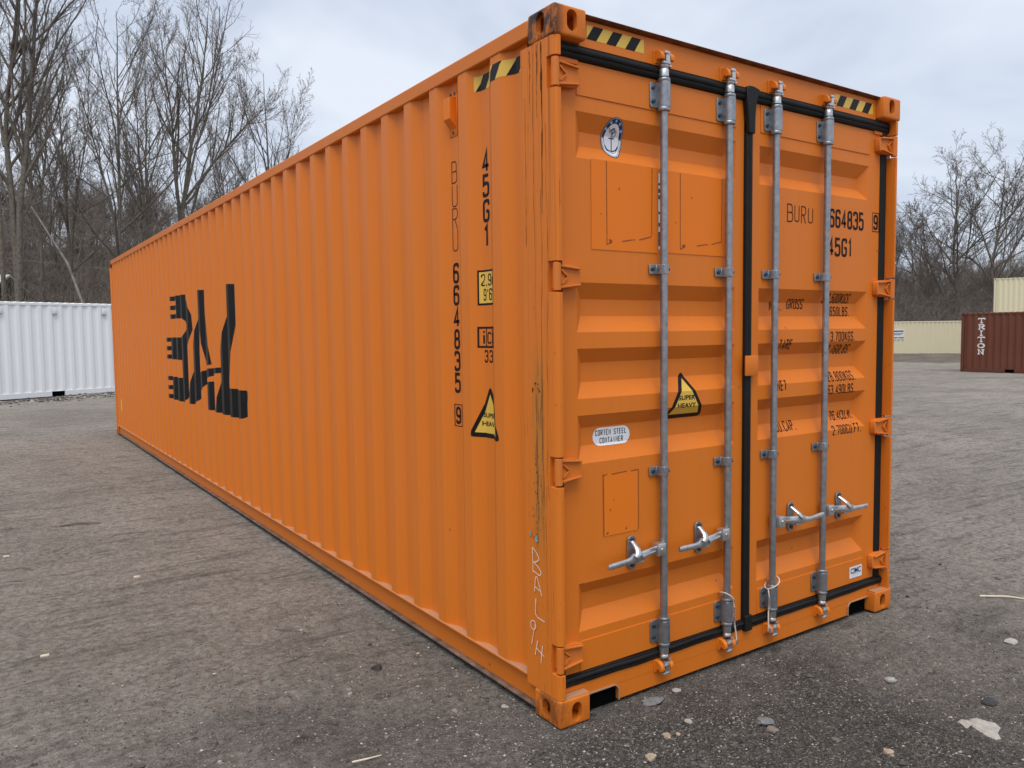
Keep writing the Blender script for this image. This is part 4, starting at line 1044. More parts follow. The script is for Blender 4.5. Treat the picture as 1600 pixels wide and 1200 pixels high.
# brown one on the right, side towards the camera
brown, bpr = make_container('brown_container', (0.135, 0.040, 0.020), (34.35, 15.15, bgz(34.4, 13)), rad(-89), 6.058, 'rust brown shipping container with white vertical lettering at the right edge', rust=0.35)
BR = ('door', bpr)
serif = []
def slab(strokes, x, z, h, w, th=0.052):
    out = []
    for k, s in enumerate(strokes): out += [([(x+q[0]*w, z+q[1]*h) for q in s], k)]
    return [(q, 0.0004*k) for p, k in out for q in ribbon(p, th)]
SG = {'T': [[(.5, 0), (.5, 1)], [(0, 1), (1, 1)], [(.25, 0), (.75, 0)], [(.03, 1), (.03, .78)], [(.97, 1), (.97, .78)]],
      'R': [[(.2, 0), (.2, 1)], [(0, 1), (.7, 1), (.9, .8), (.75, .5), (.2, .5)], [(.5, .5), (.85, 0), (1, 0)], [(0, 0), (.4, 0)]],
      'I': [[(.5, 0), (.5, 1)], [(.25, 1), (.75, 1)], [(.25, 0), (.75, 0)]],
      'O': [[(.5, 0), (.12, .2), (.02, .5), (.12, .8), (.5, 1), (.88, .8), (.98, .5), (.88, .2), (.5, 0)]],
      'N': [[(.18, 0), (.18, 1), (.82, 0), (.82, 1)], [(0, 1), (.2, 1)], [(0, 0), (.38, 0)], [(.62, 1), (1, 1)]]}
for i, ch in enumerate('TRITON'): serif += slab(SG[ch], 0.70, 2.155-0.272*i, 0.190, 0.275, 0.052 if ch != 'I' else 0.055)
me_ = []
def decal_local(name, polys, br, off, mat, parent):
    v, f = [], []
    for poly, ex in polys:
        lo = min(q[0] for q in poly); hi = max(q[0] for q in poly)
        for (a, da), (b, db) in zip(br[:-1], br[1:]):
            if hi <= a or lo >= b: continue
            c = clip_u(poly, a, b, 0)
            if len(c) < 3: continue
            o_ = len(v)
            for q in c: v.append((q[0], da+(db-da)*(q[0]-a)/(b-a)-off-ex, q[1]))
            f.append(tuple(range(o_, o_+len(c))))
    me = bpy.data.meshes.new(name); me.from_pydata(v, [], f); me.materials.append(mat)
    return link(name, me, parent)
MT['white_paint'] = plain('white_stencil_paint', (0.70, 0.68, 0.66), 0.6, 0, 0.12, 12)
decal_local('name_lettering', serif, bpr, 0.004, MT['white_paint'], brown)
# far cream one with the notice
ang = math.atan2(-0.678, 0.735); c0 = np.array([55.3, 27.65]); dx_ = np.array([math.cos(ang), math.sin(ang)]); o = c0-dx_*3.03
cream, cpr = make_container('cream_container', (0.64, 0.575, 0.405), (o[0], o[1], bgz(*c0)), ang, 6.058, 'cream shipping container with a white notice beside the brown container')
board = MB(); board.box(0.52, 1.40, -0.012, 0.004, 1.30, 2.05); nb = board.build('notice_board', MT['white_paint'], cream)
decal_local('notice_lettering', [rect(0.58, 1.36, 1.86, 1.95), rect(0.56, 1.34, 1.74, 1.78), rect(0.60, 1.20, 1.62, 1.66)], [(0, -0.012), (7, -0.012)], 0.003, MT['navy'], cream)
decal_local('notice_lettering', [rect(0.56, 1.36, 1.67, 1.71)], [(0, -0.012), (7, -0.012)], 0.003, MT['sky_print'], cream)
decal_local('notice_lettering', [rect(0.66+0.1*i+(0.04 if i > 2 else 0), 0.74+0.1*i+(0.04 if i > 2 else 0), 1.38, 1.47) for i in range(7)], [(0, -0.012), (7, -0.012)], 0.003, MT['ink'], cream)
zb = bgz(51.4, 21)
make_container('cream_upper_container', (0.69, 0.625, 0.43), (51.4, 21.5, zb+2.591), rad(-70), 6.058, 'cream shipping container stacked high behind the brown container')
make_container('cream_lower_container', (0.64, 0.575, 0.405), (51.4, 21.5, zb), rad(-70), 6.058, 'cream shipping container at the bottom of the stack behind the brown one')

# ------------------------------------------------------------------ bare trees
MT['bark'] = plain('grey_brown_bark', (0.135, 0.118, 0.098), 0.95, 0, 0.4, 9, 0.2, 0.6)
MT['bark_pale'] = plain('pale_mottled_bark', (0.15, 0.14, 0.125), 0.95, 0, 0.4, 5, 0.2, 0.5)
MT['twig'] = plain('dark_twigs', (0.175, 0.150, 0.133), 0.95, 0, 0.3, 3, 0.2, 0)
MT['twig_red'] = plain('reddish_twigs', (0.140, 0.098, 0.080), 0.95, 0, 0.35, 0.8, 0.2, 0)
MT['brush'] = plain('grey_brush_stems', (0.175, 0.148, 0.127), 0.95, 0, 0.45, 0.7, 0.2, 0)

def tubes_np(P, R, sides):
    """P: (k, n, 3) polylines, R: (k, n) radii -> verts, quads"""
    k, n, _ = P.shape
    T = np.empty_like(P); T[:, 1:-1] = P[:, 2:]-P[:, :-2]; T[:, 0] = P[:, 1]-P[:, 0]; T[:, -1] = P[:, -1]-P[:, -2]
    T /= np.linalg.norm(T, axis=2, keepdims=True)+1e-9
    ref = np.where(np.abs(T[:, :1, 2:3]) > 0.85, np.array([1.0, 0, 0]), np.array([0, 0, 1.0]))
    A = np.cross(T, np.broadcast_to(ref, T.shape)); A /= np.linalg.norm(A, axis=2, keepdims=True)+1e-9
    B = np.cross(T, A)
    an = 2*np.pi*np.arange(sides)/sides
    V = P[:, :, None] + R[:, :, None, None]*(A[:, :, None]*np.cos(an)[None, None, :, None] + B[:, :, None]*np.sin(an)[None, None, :, None])
    idx = np.arange(k*n*sides).reshape(k, n, sides); nx_ = np.roll(idx, -1, 2)
    Q = np.stack([idx[:, :-1], nx_[:, :-1], nx_[:, 1:], idx[:, 1:]], -1).reshape(-1, 4)
    return V.reshape(-1, 3), Q
def grow(rng, P, R, count, t0, len_f, ang, nseg, r_f, up, wig, sag=0.0):
    """children of polylines P (k,n,3): returns child polylines"""
    k, n, _ = P.shape
    length = np.linalg.norm(np.diff(P, axis=1), axis=2).sum(1)
    par = np.repeat(np.arange(k), count); m = len(par)
    t = t0+(1-t0)*((np.tile(np.arange(count), k)+rng.rand(m))/count)
    f = np.clip(t*(n-1), 0, n-1.001); i = f.astype(int); fr = (f-i)[:, None]
    base = P[par, i]*(1-fr)+P[par, i+1]*fr
    d = P[par, i+1]-P[par, i]; d /= np.linalg.norm(d, axis=1, keepdims=True)+1e-9
    rr = R[par, i]*(1-fr[:, 0])+R[par, i+1]*fr[:, 0]
    q = rng.randn(m, 3); q -= d*(q*d).sum(1, keepdims=True); q /= np.linalg.norm(q, axis=1, keepdims=True)+1e-9
    a = np.radians(rng.uniform(ang[0], ang[1], m))[:, None]
    d = d*np.cos(a)+q*np.sin(a)
    L = length[par]*len_f*(1.08-0.55*t)*rng.uniform(0.6, 1.25, m)
    C = np.empty((m, nseg+1, 3)); C[:, 0] = base; st = (L/nseg)[:, None]
    for s in range(nseg):
        d = d+rng.randn(m, 3)*wig; d[:, 2] += up - sag*s
        d /= np.linalg.norm(d, axis=1, keepdims=True); C[:, s+1] = C[:, s]+d*st
    r0_ = np.minimum(rr*0.75, L*r_f)
    CR = r0_[:, None]*np.linspace(1, 0.35, nseg+1)[None]
    return C, CR
def leader(rng, pts, r0_, r1_, n=14, wig=0.10):
    pts = np.array(pts, float); s = np.concatenate([[0], np.cumsum(np.linalg.norm(np.diff(pts, axis=0), axis=1))]); t = np.linspace(0, s[-1], n)
    p = np.stack([np.interp(t, s, pts[:, j]) for j in range(3)], 1)
    w = np.cumsum(rng.randn(n, 3)*wig, 0)*np.linspace(0, 1, n)[:, None]; w[:, 2] *= 0.3
    p[1:] += w[1:]*0.5
    return p, np.linspace(1, 0, n)**0.85*(r0_-r1_)+r1_
def tree_meshes(name, seed, leaders, c=(17, 8, 6, 4), twig_r=0.0045, spread=(20, 44), t0=0.26, lf=(0.46, 0.46, 0.46, 0.5), up=0.10, wig=1.0, bark='bark', twig='twig', base=0.0):
    rng = np.random.RandomState(seed)
    P0, R0 = zip(*[leader(rng, l[0], l[1], l[2], 16, 0.07*wig) for l in leaders])
    P0 = np.array(P0); R0 = np.array(R0)
    lev = [(P0, R0)]
    lev.append(grow(rng, P0, R0, c[0], t0, lf[0], spread, 7, 0.0125, up, 0.09*wig))
    lev.append(grow(rng, *lev[1], c[1], 0.15, lf[1], (18, 46), 5, 0.0105, up*0.9, 0.11*wig))
    lev.append(grow(rng, *lev[2], c[2], 0.10, lf[2], (18, 48), 3, 0.010, up*0.7, 0.12*wig))
    lev.append(grow(rng, *lev[3], c[3], 0.12, lf[3], (18, 50), 2, 0.010, 0.05, 0.14*wig))
    def comb(ls, sides, floor=0.0):
        V, Q, o = [], [], 0
        for (P, R), s in zip(ls, sides):
            v, q = tubes_np(P, np.maximum(R, floor), s); V.append(v); Q.append(q+o); o += len(v)
        return np.concatenate(V), np.concatenate(Q)
    a = comb(lev[:2], (8, 4), twig_r*1.3); b = comb(lev[2:], (3, 3, 3), twig_r)
    return np_mesh(name+'_trunk', *a, MT[bark]), np_mesh(name+'_crown', *b, MT[twig])
def put_tree(meshes, loc, rz, s, label, group='bare trees beyond the yard', parent=None):
    root = empty('bare_tree', loc, rz, label=label, cat='tree', group=group); root.scale = (s, s, s)
    link('trunk', meshes[0], root); link('crown', meshes[1], root)
    return root
def tz(x, y): return float(max(hill_z(x, y), ground_z(x, y) if math.hypot(x-CX, y-CY) < 60 else -9))
# position of a trunk at distance d in the direction (right per forward) used for the survey of the treeline
def at_az(az, d): return CX+d*math.sin(az), CY+d*math.cos(az)
AZ = lambda px: YAW + math.atan((px-800)/FPX)          # bearing of a tree measured on the photograph

TA = tree_meshes('tree_twin', 3, [
  ([(0, 0, -0.3), (0.08, 0, 3.5), (0.0, 0, 7.9), (-0.2, 0.1, 9.9), (0.05, 0.1, 12.2), (0.8, 0, 16.0), (1.1, 0, 19.5)], 0.17, 0.015),
  ([(0.1, 0, 3.8), (0.3, 0, 7.0), (0.7, 0.1, 9.9), (1.0, 0, 12.0), (1.46, -0.1, 16.0), (1.7, -0.1, 20)], 0.14, 0.015),
  ([(-0.2, 0, 9.7), (-0.5, 0.2, 11.3), (-0.8, 0.4, 13.0), (-0.7, 0.5, 17)], 0.07, 0.012),
  ([(0.55, 0.05, 8.4), (1.7, 0.1, 10.3), (3.0, 0.1, 13.0)], 0.065, 0.01)], c=(17, 8, 6, 4))
TB = tree_meshes('tree_slim', 7, [
  ([(0, 0, -0.3), (0.0, 0, 6.3), (0.15, 0.1, 10), (0.36, 0, 13.9), (0.5, 0, 16.5)], 0.115, 0.01),
  ([(-0.02, 0, 5.0), (-0.35, 0.1, 7.8), (-1.2, 0.2, 11.4), (-1.9, 0.2, 14.0)], 0.07, 0.01),
  ([(0.0, 0, 4.2), (0.9, 0.4, 7.5), (1.5, 0.5, 11.5)], 0.055, 0.01)], c=(15, 8, 6, 4), spread=(20, 46), lf=(0.42, 0.46, 0.46, 0.5))
TC_ = tree_meshes('tree_vase', 11, [
  ([(0, 0, -0.3), (0.0, 0, 7.5), (0.6, 0.1, 11.2), (1.2, 0, 13.5), (1.9, 0, 18.2)], 0.18, 0.012),
  ([(0.0, 0, 6.8), (-0.26, 0.2, 11.3), (-0.5, 0.1, 17.2)], 0.10, 0.012),
  ([(0.02, 0, 8.6), (1.1, 0.1, 10.0), (2.3, 0.2, 11.4), (4.5, 0.2, 13.6)], 0.085, 0.01),
  ([(0.1, 0, 8.4), (1.1, -0.3, 11.5), (2.8, -0.5, 16.2)], 0.08, 0.01)], c=(15, 8, 6, 4), spread=(18, 42), lf=(0.44, 0.46, 0.46, 0.5), t0=0.34)
TD = tree_meshes('tree_crooked', 19, [
  ([(0, 0, -0.3), (-0.24, 0, 3.6), (-0.8, 0.2, 7.4), (-0.5, 0, 10), (-0.1, 0, 13), (0.2, 0, 18.2)], 0.22, 0.015),
  ([(-0.75, 0, 7.6), (-1.6, 0.2, 10.5), (-2.8, 0.3, 13.4), (-3.2, 0.2, 16)], 0.11, 0.012),
  ([(-0.4, 0, 5.5), (0.8, 0.2, 8.2), (2.5, 0.2, 11.0), (3.6, 0, 14.5)], 0.12, 0.012),
  ([(-0.5, 0.1, 9.6), (1.0, 0.3, 12.6), (1.7, 0.2, 16.5)], 0.09, 0.01)], c=(15, 8, 6, 4), spread=(24, 56), lf=(0.50, 0.48, 0.46, 0.5), up=0.05, wig=1.5, twig_r=0.0085)
TE = tree_meshes('tree_forked', 23, [
  ([(0, 0, -0.3), (0.08, 0, 2.0), (-0.36, 0.1, 5.0), (-0.9, 0, 8.5), (-0.95, 0, 13), (-0.4, 0, 18.0)], 0.22, 0.015),
  ([(-0.4, 0, 5.2), (0.5, 0.2, 8.0), (1.1, 0.2, 11.4), (1.3, 0, 15.5)], 0.12, 0.012),
  ([(-0.85, 0, 8.0), (-2.4, 0.2, 10.2), (-4.2, 0.2, 13.6)], 0.09, 0.01),
  ([(0.05, 0, 1.4), (-2.0, -0.3, 5.0), (-3.4, -0.4, 7.6), (-5.1, -0.3, 11.4)], 0.14, 0.012)], c=(15, 8, 6, 4), spread=(24, 56), lf=(0.50, 0.48, 0.46, 0.5), up=0.05, wig=1.5, twig_r=0.0085)
def at_px(px, depth):           # point of the yard seen at that photo column, at that depth straight ahead
    t = (px-800)/FPX
    return CX+depth*(math.sin(YAW)+t*math.cos(YAW)), CY+depth*(math.cos(YAW)-t*math.sin(YAW))
spots = [
 (33, 33.5, TA, -0.60, 1.00, 'tall bare twin stemmed tree with a nest in its fork, behind the white container'),
 (-70, 36, TA, 2.5, 0.97, 'bare tree at the left edge reaching its branches over the white container'),
 (118, 44, TB, 2.4, 1.02, 'thin bare tree between the twin stemmed tree and the slim forked one'),
 (196, 37, TB, -0.60, 1.00, 'slim bare tree with a long side stem, right of the white container'),
 (292, 39, TC_, -0.60, 0.94, 'broad vase shaped bare tree with a long limb to the right above the orange container'),
 (240, 46, TB, 1.3, 1.10, 'thin bare tree just left of the vase shaped one'),
 (433, 43, TB, 2.2, 0.96, 'small bare tree farthest right above the long roof of the orange container'),
 (375, 52, TC_, 2.0, 0.72, 'low bare tree between the vase shaped tree and the farthest right one'),
 (75, 50, TC_, 1.0, 0.88, 'bare tree on the slope behind the twin stemmed tree'),
 (1499, 72, TE, -0.60, 0.87, 'tall bare tree with upswept fork behind the cream and brown containers'),
 (1440, 82, TD, 2.4, 0.74, 'smaller bare tree behind the cream container with the notice'),
 (1560, 70, TD, -0.60, 0.88, 'crooked bare tree right of the upswept one, above the brown container'),
 (1640, 74, TE, 1.3, 0.88, 'bare tree at the right edge behind the stacked cream container'),
 (1395, 84, TC_, 0.4, 0.66, 'low bare tree just right of the orange container doors'),
]
for px, d, me2, rz, s, lb in spots:
    x, y = at_px(px, d)
    put_tree(me2, (x, y, tz(x, y)-0.05), rz, s, lb)
# nest in the fork of the twin stemmed tree
rng = np.random.RandomState(5); x, y = 0.20, 36.95
k = 420; dirs = rng.randn(k, 3); dirs /= np.linalg.norm(dirs, axis=1, keepdims=True)
c_ = rng.randn(k, 3)*np.array([0.12, 0.12, 0.075]); tdir = np.cross(dirs, rng.randn(k, 3)); tdir /= np.linalg.norm(tdir, axis=1, keepdims=True)
P = np.stack([c_-tdir*0.16, c_, c_+tdir*0.16], 1); v, q = tubes_np(P, np.full((k, 3), 0.012), 3)
nest = link('bird_nest', np_mesh('bird_nest', v, q, MT['twig_red'])); nest.location = (x, y, 13.80)
tag(nest, 'round twig nest high in the fork of the twin stemmed tree at the left', 'nest')
# leaning pale trunk behind the white container
m = MB(); a = Vector((*at_az(AZ(158), 30), 1.2)); b = Vector((*at_az(AZ(62), 33), 6.3)); mid = (a+b)/2+Vector((0.1, 0, 0.45))
m.tube([a-(mid-a)*0.3, a, mid, b], [0.05, 0.048, 0.042, 0.022], 8)
lt = m.build('leaning_trunk', MT['bark_pale']); tag(lt, 'pale dead trunk leaning down to the right behind the white container', 'dead tree')

# woodland on the hill: reads as one mass
def bg_tree(seed, h):
    rng = np.random.RandomState(seed)
    n = 2 if seed % 2 else 1
    lead = [([(0, 0, -0.5), (0.1, 0, h*0.4), (0.3*rng.randn(), 0.3*rng.randn(), h)], h*0.014, 0.012)]
    lead += [([(0, 0, h*0.2), (0.9*rng.randn(), 0.9*rng.randn(), h*0.5), (1.6*rng.randn(), 1.6*rng.randn(), h*0.85)], h*0.009, 0.01)]*n
    P0, R0 = zip(*[leader(rng, *l, n=7) for l in lead]); l0 = (np.array(P0), np.array(R0))
    l1 = grow(rng, *l0, 14, 0.2, 0.42, (22, 60), 4, 0.014, 0.09, 0.14)
    l2 = grow(rng, *l1, 7, 0.15, 0.45, (22, 60), 2, 0.012, 0.06, 0.18)
    l3 = grow(rng, *l2, 4, 0.1, 0.55, (20, 60), 1, 0.012, 0.0, 0.2)
    V, Q, o = [], [], 0
    for (P, R), s, fl in zip((l0, l1, l2, l3), (5, 3, 3, 3), (0.02, 0.016, 0.012, 0.0095)):
        v, q = tubes_np(P, np.maximum(R, fl), s); V.append(v); Q.append(q+o); o += len(v)
    return np.concatenate(V), np.concatenate(Q)
protos = [bg_tree(100+i, h) for i, h in enumerate((8.0, 9.5, 7.0, 10.5))]
def instancer(proto_ob):
    ng = bpy.data.node_groups.new('scatter', 'GeometryNodeTree')
    ng.interface.new_socket('Geometry', in_out='INPUT', socket_type='NodeSocketGeometry'); ng.interface.new_socket('Geometry', in_out='OUTPUT', socket_type='NodeSocketGeometry')
    n = ng.nodes.new; l = ng.links.new
    gi = n('NodeGroupInput'); go = n('NodeGroupOutput'); io = n('GeometryNodeInstanceOnPoints'); oi = n('GeometryNodeObjectInfo'); oi.inputs['Object'].default_value = proto_ob; oi.inputs['As Instance'].default_value = True
    a = n('GeometryNodeInputNamedAttribute'); a.data_type = 'FLOAT_VECTOR'; a.inputs['Name'].default_value = 'turn'
    b = n('GeometryNodeInputNamedAttribute'); b.data_type = 'FLOAT'; b.inputs['Name'].default_value = 'size'
    e = n('FunctionNodeEulerToRotation')
    l(gi.outputs[0], io.inputs['Points']); l(oi.outputs['Geometry'], io.inputs['Instance']); l(a.outputs['Attribute'], e.inputs[0]); l(e.outputs[0], io.inputs['Rotation'])
    l(b.outputs['Attribute'], io.inputs['Scale']); l(io.outputs[0], go.inputs[0])
    return ng
scatters = {}
def mass(name, seed, n, az0, az1, d0, d1, mat, smin=0.7, smax=1.2, power=1.0):
    rng = np.random.RandomState(seed)
    for k, (v, q) in enumerate(protos):
        if (k, mat.name) not in scatters:
            scatters[(k, mat.name)] = instancer(bpy.data.objects.new('woodland_tree', np_mesh('woodland_tree', v, q, mat, smooth=False)))
        m_ = n//len(protos)
        az = rng.uniform(az0, az1, m_); d = d0+(d1-d0)*rng.rand(m_)**power; x = CX+d*np.sin(az); y = CY+d*np.cos(az)
        me = bpy.data.meshes.new(name); me.from_pydata(np.stack([x, y, hill_z(x, y)], 1).tolist(), [], [])
        t = me.attributes.new('turn', 'FLOAT_VECTOR', 'POINT'); t.data.foreach_set('vector', np.stack([0*x, 0*x, rng.uniform(0, 6.28, m_)], 1).astype(np.float32).ravel())
        t = me.attributes.new('size', 'FLOAT', 'POINT'); t.data.foreach_set('value', rng.uniform(smin, smax, m_).astype(np.float32))
        ob = link(name, me); md = ob.modifiers.new('scatter', 'NODES'); md.node_group = scatters[(k, mat.name)]
        tag(ob, kind='stuff')
mass('woodland', 1, 240, -0.22, 0.42, 56, 108, MT['brush'], 0.42, 0.80)
mass('woodland', 2, 110, -0.22, 0.42, 88, 118, MT['twig'], 0.5, 0.85)
mass('woodland', 3, 200, 1.00, 1.36, 86, 125, MT['brush'], 0.55, 0.92)
mass('woodland', 4, 60, 0.42, 1.0, 80, 115, MT['twig'], 0.5, 0.8)
def brush(name, seed, n, az0, az1, d0, d1, h0, h1, mat, arch=0.5, r=0.011):
    rng = np.random.RandomState(seed)
    az = rng.uniform(az0, az1, n); d = rng.uniform(d0, d1, n); x = CX+d*np.sin(az); y = CY+d*np.cos(az); z = np.maximum(hill_z(x, y), base_z(x, y)-0.05)
    h = rng.uniform(h0, h1, n); lean = rng.randn(n, 2)*arch*h[:, None]*0.5
    P = np.empty((n, 4, 3)); P[:, 0] = np.stack([x, y, z], 1)
    for i, t in enumerate((0.35, 0.7, 1.0)):
        P[:, i+1, 0] = x+lean[:, 0]*t**1.8+rng.randn(n)*0.08; P[:, i+1, 1] = y+lean[:, 1]*t**1.8+rng.randn(n)*0.08
        P[:, i+1, 2] = z+h*(t-0.25*arch*t*t)
    R = r*np.linspace(1.2, 0.5, 4)[None]*rng.uniform(0.6, 1.5, n)[:, None]
    C, CR = grow(rng, P, R, 4, 0.25, 0.55, (20, 60), 1, 0.01, 0.0, 0.2)
    v, q = tubes_np(P, R, 3); v2, q2 = tubes_np(C, np.maximum(CR, r*0.5), 3)
    return tag(link(name, np_mesh(name, np.concatenate([v, v2]), np.concatenate([q, q2+len(v)]), mat, smooth=False)), kind='stuff')
brush('undergrowth', 31, 7000, -0.2, 0.42, 45, 96, 1.4, 5.2, MT['brush'], 0.7)
brush('undergrowth', 32, 2200, -0.2, 0.40, 40, 52, 1.0, 3.8, MT['twig_red'], 0.8)
brush('undergrowth', 33, 4200, 1.00, 1.34, 78, 105, 1.6, 6.5, MT['brush'], 0.7, 0.014)
brush('undergrowth', 34, 1600, 1.00, 1.34, 74, 86, 1.2, 4.4, MT['twig'], 0.8, 0.013)

# house roof, utility pole and wires far behind on the left
hx, hy = at_az(AZ(-84), 62)
house = empty('house', (hx, hy, 0.35), -0.55, label='pale house roof half hidden by trees above the white container, far left', cat='house')
MT['roof'] = plain('pale_green_metal_roof', (0.44, 0.46, 0.39), 0.6, 0, 0.08, 2)
MT['siding'] = plain('cream_siding', (0.42, 0.40, 0.34), 0.7, 0, 0.08, 2)
MB().box(-4, 4, -3, 3, -1.5, 3.6).build('wall', MT['siding'], house)
m = MB(); m.prism([(-3.6, 3.5), (0, 5.2), (3.6, 3.5), (3.6, 3.62), (0, 5.34), (-3.6, 3.62)], 'x', -4.3, 4.3); rf = m.build('roof', MT['roof'], house)
m = MB()
for i in range(12): m.box(-4.2+0.76*i, -4.16+0.76*i, -0.02, 0.02, 5.33, 5.36)
m.build('roof_ridge_cap', MT['roof'], rf)
MB().box(-1.0, 0.2, -3.03, -3.0, 1.2, 2.6).build('window', MT['hole'], house)
wx, wy = at_az(AZ(13), 56)
pole = empty('utility_pole', (wx, wy, tz(wx, wy)-0.1), -0.5, label='wooden utility pole in front of the pale house roof', cat='utility pole')
MT['pole'] = plain('weathered_pole', (0.17, 0.14, 0.11), 0.95, 0, 0.3, 6)
MB().tube([(0, 0, 0), (0, 0, 9.2)], [0.15, 0.11], 10).build('post', MT['pole'], pole)
MB().box(-1.1, 1.1, -0.06, 0.06, 8.5, 8.62).build('crossarm', MT['pole'], pole)
MT['cable'] = plain('grey_power_line', (0.16, 0.16, 0.16), 0.6)
ex, ey = at_az(AZ(560), 62); fx, fy = at_az(AZ(-260), 60)
pz = tz(wx, wy)
for i, (dz, lb) in enumerate(((8.55, 'highest grey power line crossing in front of the wooded hill'), (7.6, 'second grey power line, just under the highest one'), (5.6, 'lowest grey power line crossing the wooded hill'))):
    pts = []
    for (x0_, y0_, x1_, y1_) in ((fx, fy, wx, wy), (wx, wy, ex, ey)):
        for t in np.linspace(0, 1, 12): pts.append((x0_+(x1_-x0_)*t, y0_+(y1_-y0_)*t, pz+dz-2.4*t*(1-t)))
    w_ = MB(); w_.tube(pts[:12]+pts[13:], 0.016, 4)
    tag(w_.build('power_line', MT['cable']), lb, 'power line', 'power lines over the hillside')

# ------------------------------------------------------------------ stones, sticks and litter on the yard
def ico(sub=1):
    bm = bmesh.new(); bmesh.ops.create_icosphere(bm, subdivisions=sub, radius=1); bm.verts.index_update()
    v = np.array([p.co for p in bm.verts]); f = np.array([[q.index for q in t.verts] for t in bm.faces]); bm.free(); return v, f
IV, IF = ico(1); IV2, IF2 = ico(2)
def tone_mat(name, stops, rough=0.9):
    m = NT(name); a = m.n('ShaderNodeAttribute'); a.attribute_name = 'tone'
    c = m.ramp(a.outputs['Fac'], stops)
    c = m.mix(m.math('MULTIPLY', m.noise(60, 3), 0.5), c, m.mix(0.5, c, (0.06, 0.05, 0.045)))
    return m.fin(c, rough, 0, 0.3)
MT['gravel'] = tone_mat('mixed_crushed_stone', [(0.0, (0.040, 0.038, 0.038)), (0.45, (0.095, 0.088, 0.082)), (0.80, (0.17, 0.155, 0.14)), (0.93, (0.30, 0.275, 0.24)), (1.0, (0.52, 0.47, 0.40))])
def gravel(seed, n, size0, size1, sampler, name='gravel', V=IV, F=IF):
    rng = np.random.RandomState(seed); x, y = sampler(rng, n); n = len(x)
    d = np.hypot(x-CX, y-CY)
    s = size0*(size1/size0)**(rng.rand(n)**1.8)
    z = ground_z(x, y)+s*0.12
    sc3 = np.stack([s*rng.uniform(0.7, 1.3, n), s*rng.uniform(0.7, 1.3, n), s*rng.uniform(0.45, 0.8, n)], 1)
    a = rng.uniform(0, 6.28, n); ca, sa = np.cos(a)[:, None], np.sin(a)[:, None]
    W_ = V[None]*(1+0.28*rng.randn(n, len(V), 1))*sc3[:, None]
    w = np.stack([W_[..., 0]*ca-W_[..., 1]*sa+x[:, None], W_[..., 0]*sa+W_[..., 1]*ca+y[:, None], W_[..., 2]+z[:, None]], -1)
    q = (F[None]+(np.arange(n)*len(V))[:, None, None]).reshape(-1, F.shape[1])
    me = np_mesh(name, w.reshape(-1, 3), q, MT['gravel'], smooth=False)
    at = me.attributes.new('tone', 'FLOAT', 'POINT'); at.data.foreach_set('value', np.repeat(rng.rand(n), len(V)).astype(np.float32))
    return tag(link(name, me), kind='stuff')
def outside(x, y): return ~((x > 0.01) & (x < W-0.01) & (y > 0.03) & (y < LEN))
OV = np.array([(1, 0, 0), (-1, 0, 0), (0, 1, 0), (0, -1, 0), (0, 0, 1), (0, 0, -1)], float)
OF = np.array([(0, 2, 4), (2, 1, 4), (1, 3, 4), (3, 0, 4), (2, 0, 5), (1, 2, 5), (3, 1, 5), (0, 3, 5)])
def samp_cone(r0_, r1_, p, cx=None, cy=None, sig=None):
    def f(rng, n):
        az = rng.uniform(YAW-0.72, YAW+0.72, n); r = r0_*(r1_/r0_)**(rng.rand(n)**p)
        x = CX+r*np.sin(az); y = CY+r*np.cos(az)
        keep = outside(x, y)
        pv = np.clip((VA.fbm(x*0.9+11, y*0.9+3, 3)-0.33)*5, 0.06, 1)
        dd = np.hypot(x-0.9, (y+0.6))
        pv = np.clip(pv*np.clip(1.15-dd/4.2, 0.03, 1), 0, 1)
        keep &= rng.rand(n) < pv
        return x[keep], y[keep]
    return f
gravel(41, 110000, 0.0022, 0.0060, samp_cone(1.7, 7.0, 0.9), V=OV, F=OF)
gravel(42, 14000, 0.004, 0.010, samp_cone(1.7, 14.0, 0.9), V=OV, F=OF)
gravel(43, 700, 0.009, 0.018, samp_cone(1.9, 24.0, 0.8))
def strip_far(rng, n):      # loose stone windrow at the foot of the white container and in front of the cream one
    k = n//2; t = rng.rand(k); x = -3+6.5*t+rng.randn(k)*0.2; y = 20.6+2.5*t+rng.randn(k)*0.55
    t2 = rng.rand(n-k); x2 = 50+10*t2-3+rng.randn(n-k); y2 = 30-9*t2-1.5+rng.randn(n-k)*1.2
    return np.concatenate([x, x2]), np.concatenate([y, y2])
gravel(44, 2600, 0.012, 0.055, strip_far)
def rock(x, y, r, flat, rgb, label, seed, rough=0.9, rz=0.0, stretch=1.0):
    rng = np.random.RandomState(seed)
    v = IV2*(1+0.12*rng.randn(len(IV2), 1)+0.16*np.sin(IV2@rng.randn(3, 1)*2.2))*np.array([r*stretch, r, r*flat])
    key = 'rock_%.2f_%.2f_%.2f' % rgb
    if key not in MT: MT[key] = plain('stone_surface', rgb, rough, 0, 0.22, 55, 0.3, 0.6)
    o = link('stone', np_mesh('stone', v, IF2, MT[key], smooth=False)); o.location = (x, y, float(ground_z(x, y))+r*flat*0.30); o.rotation_euler = (0.1*rng.randn(), 0.1*rng.randn(), rz)
    return tag(o, label, 'stone', 'loose stones on the yard')
PALE, TAN, GREY, DARKG = (0.36, 0.335, 0.30), (0.36, 0.28, 0.20), (0.17, 0.17, 0.175), (0.045, 0.045, 0.05)
rock(1.415, -0.985, 0.052, 0.22, PALE, 'flat pale stone chip at the lower right, larger of the two side by side', 1, rz=0.9, stretch=1.7)
rock(1.385, -0.925, 0.026, 0.28, PALE, 'small flat pale stone touching the larger flat chip at the lower right', 2, rz=0.5, stretch=1.5)
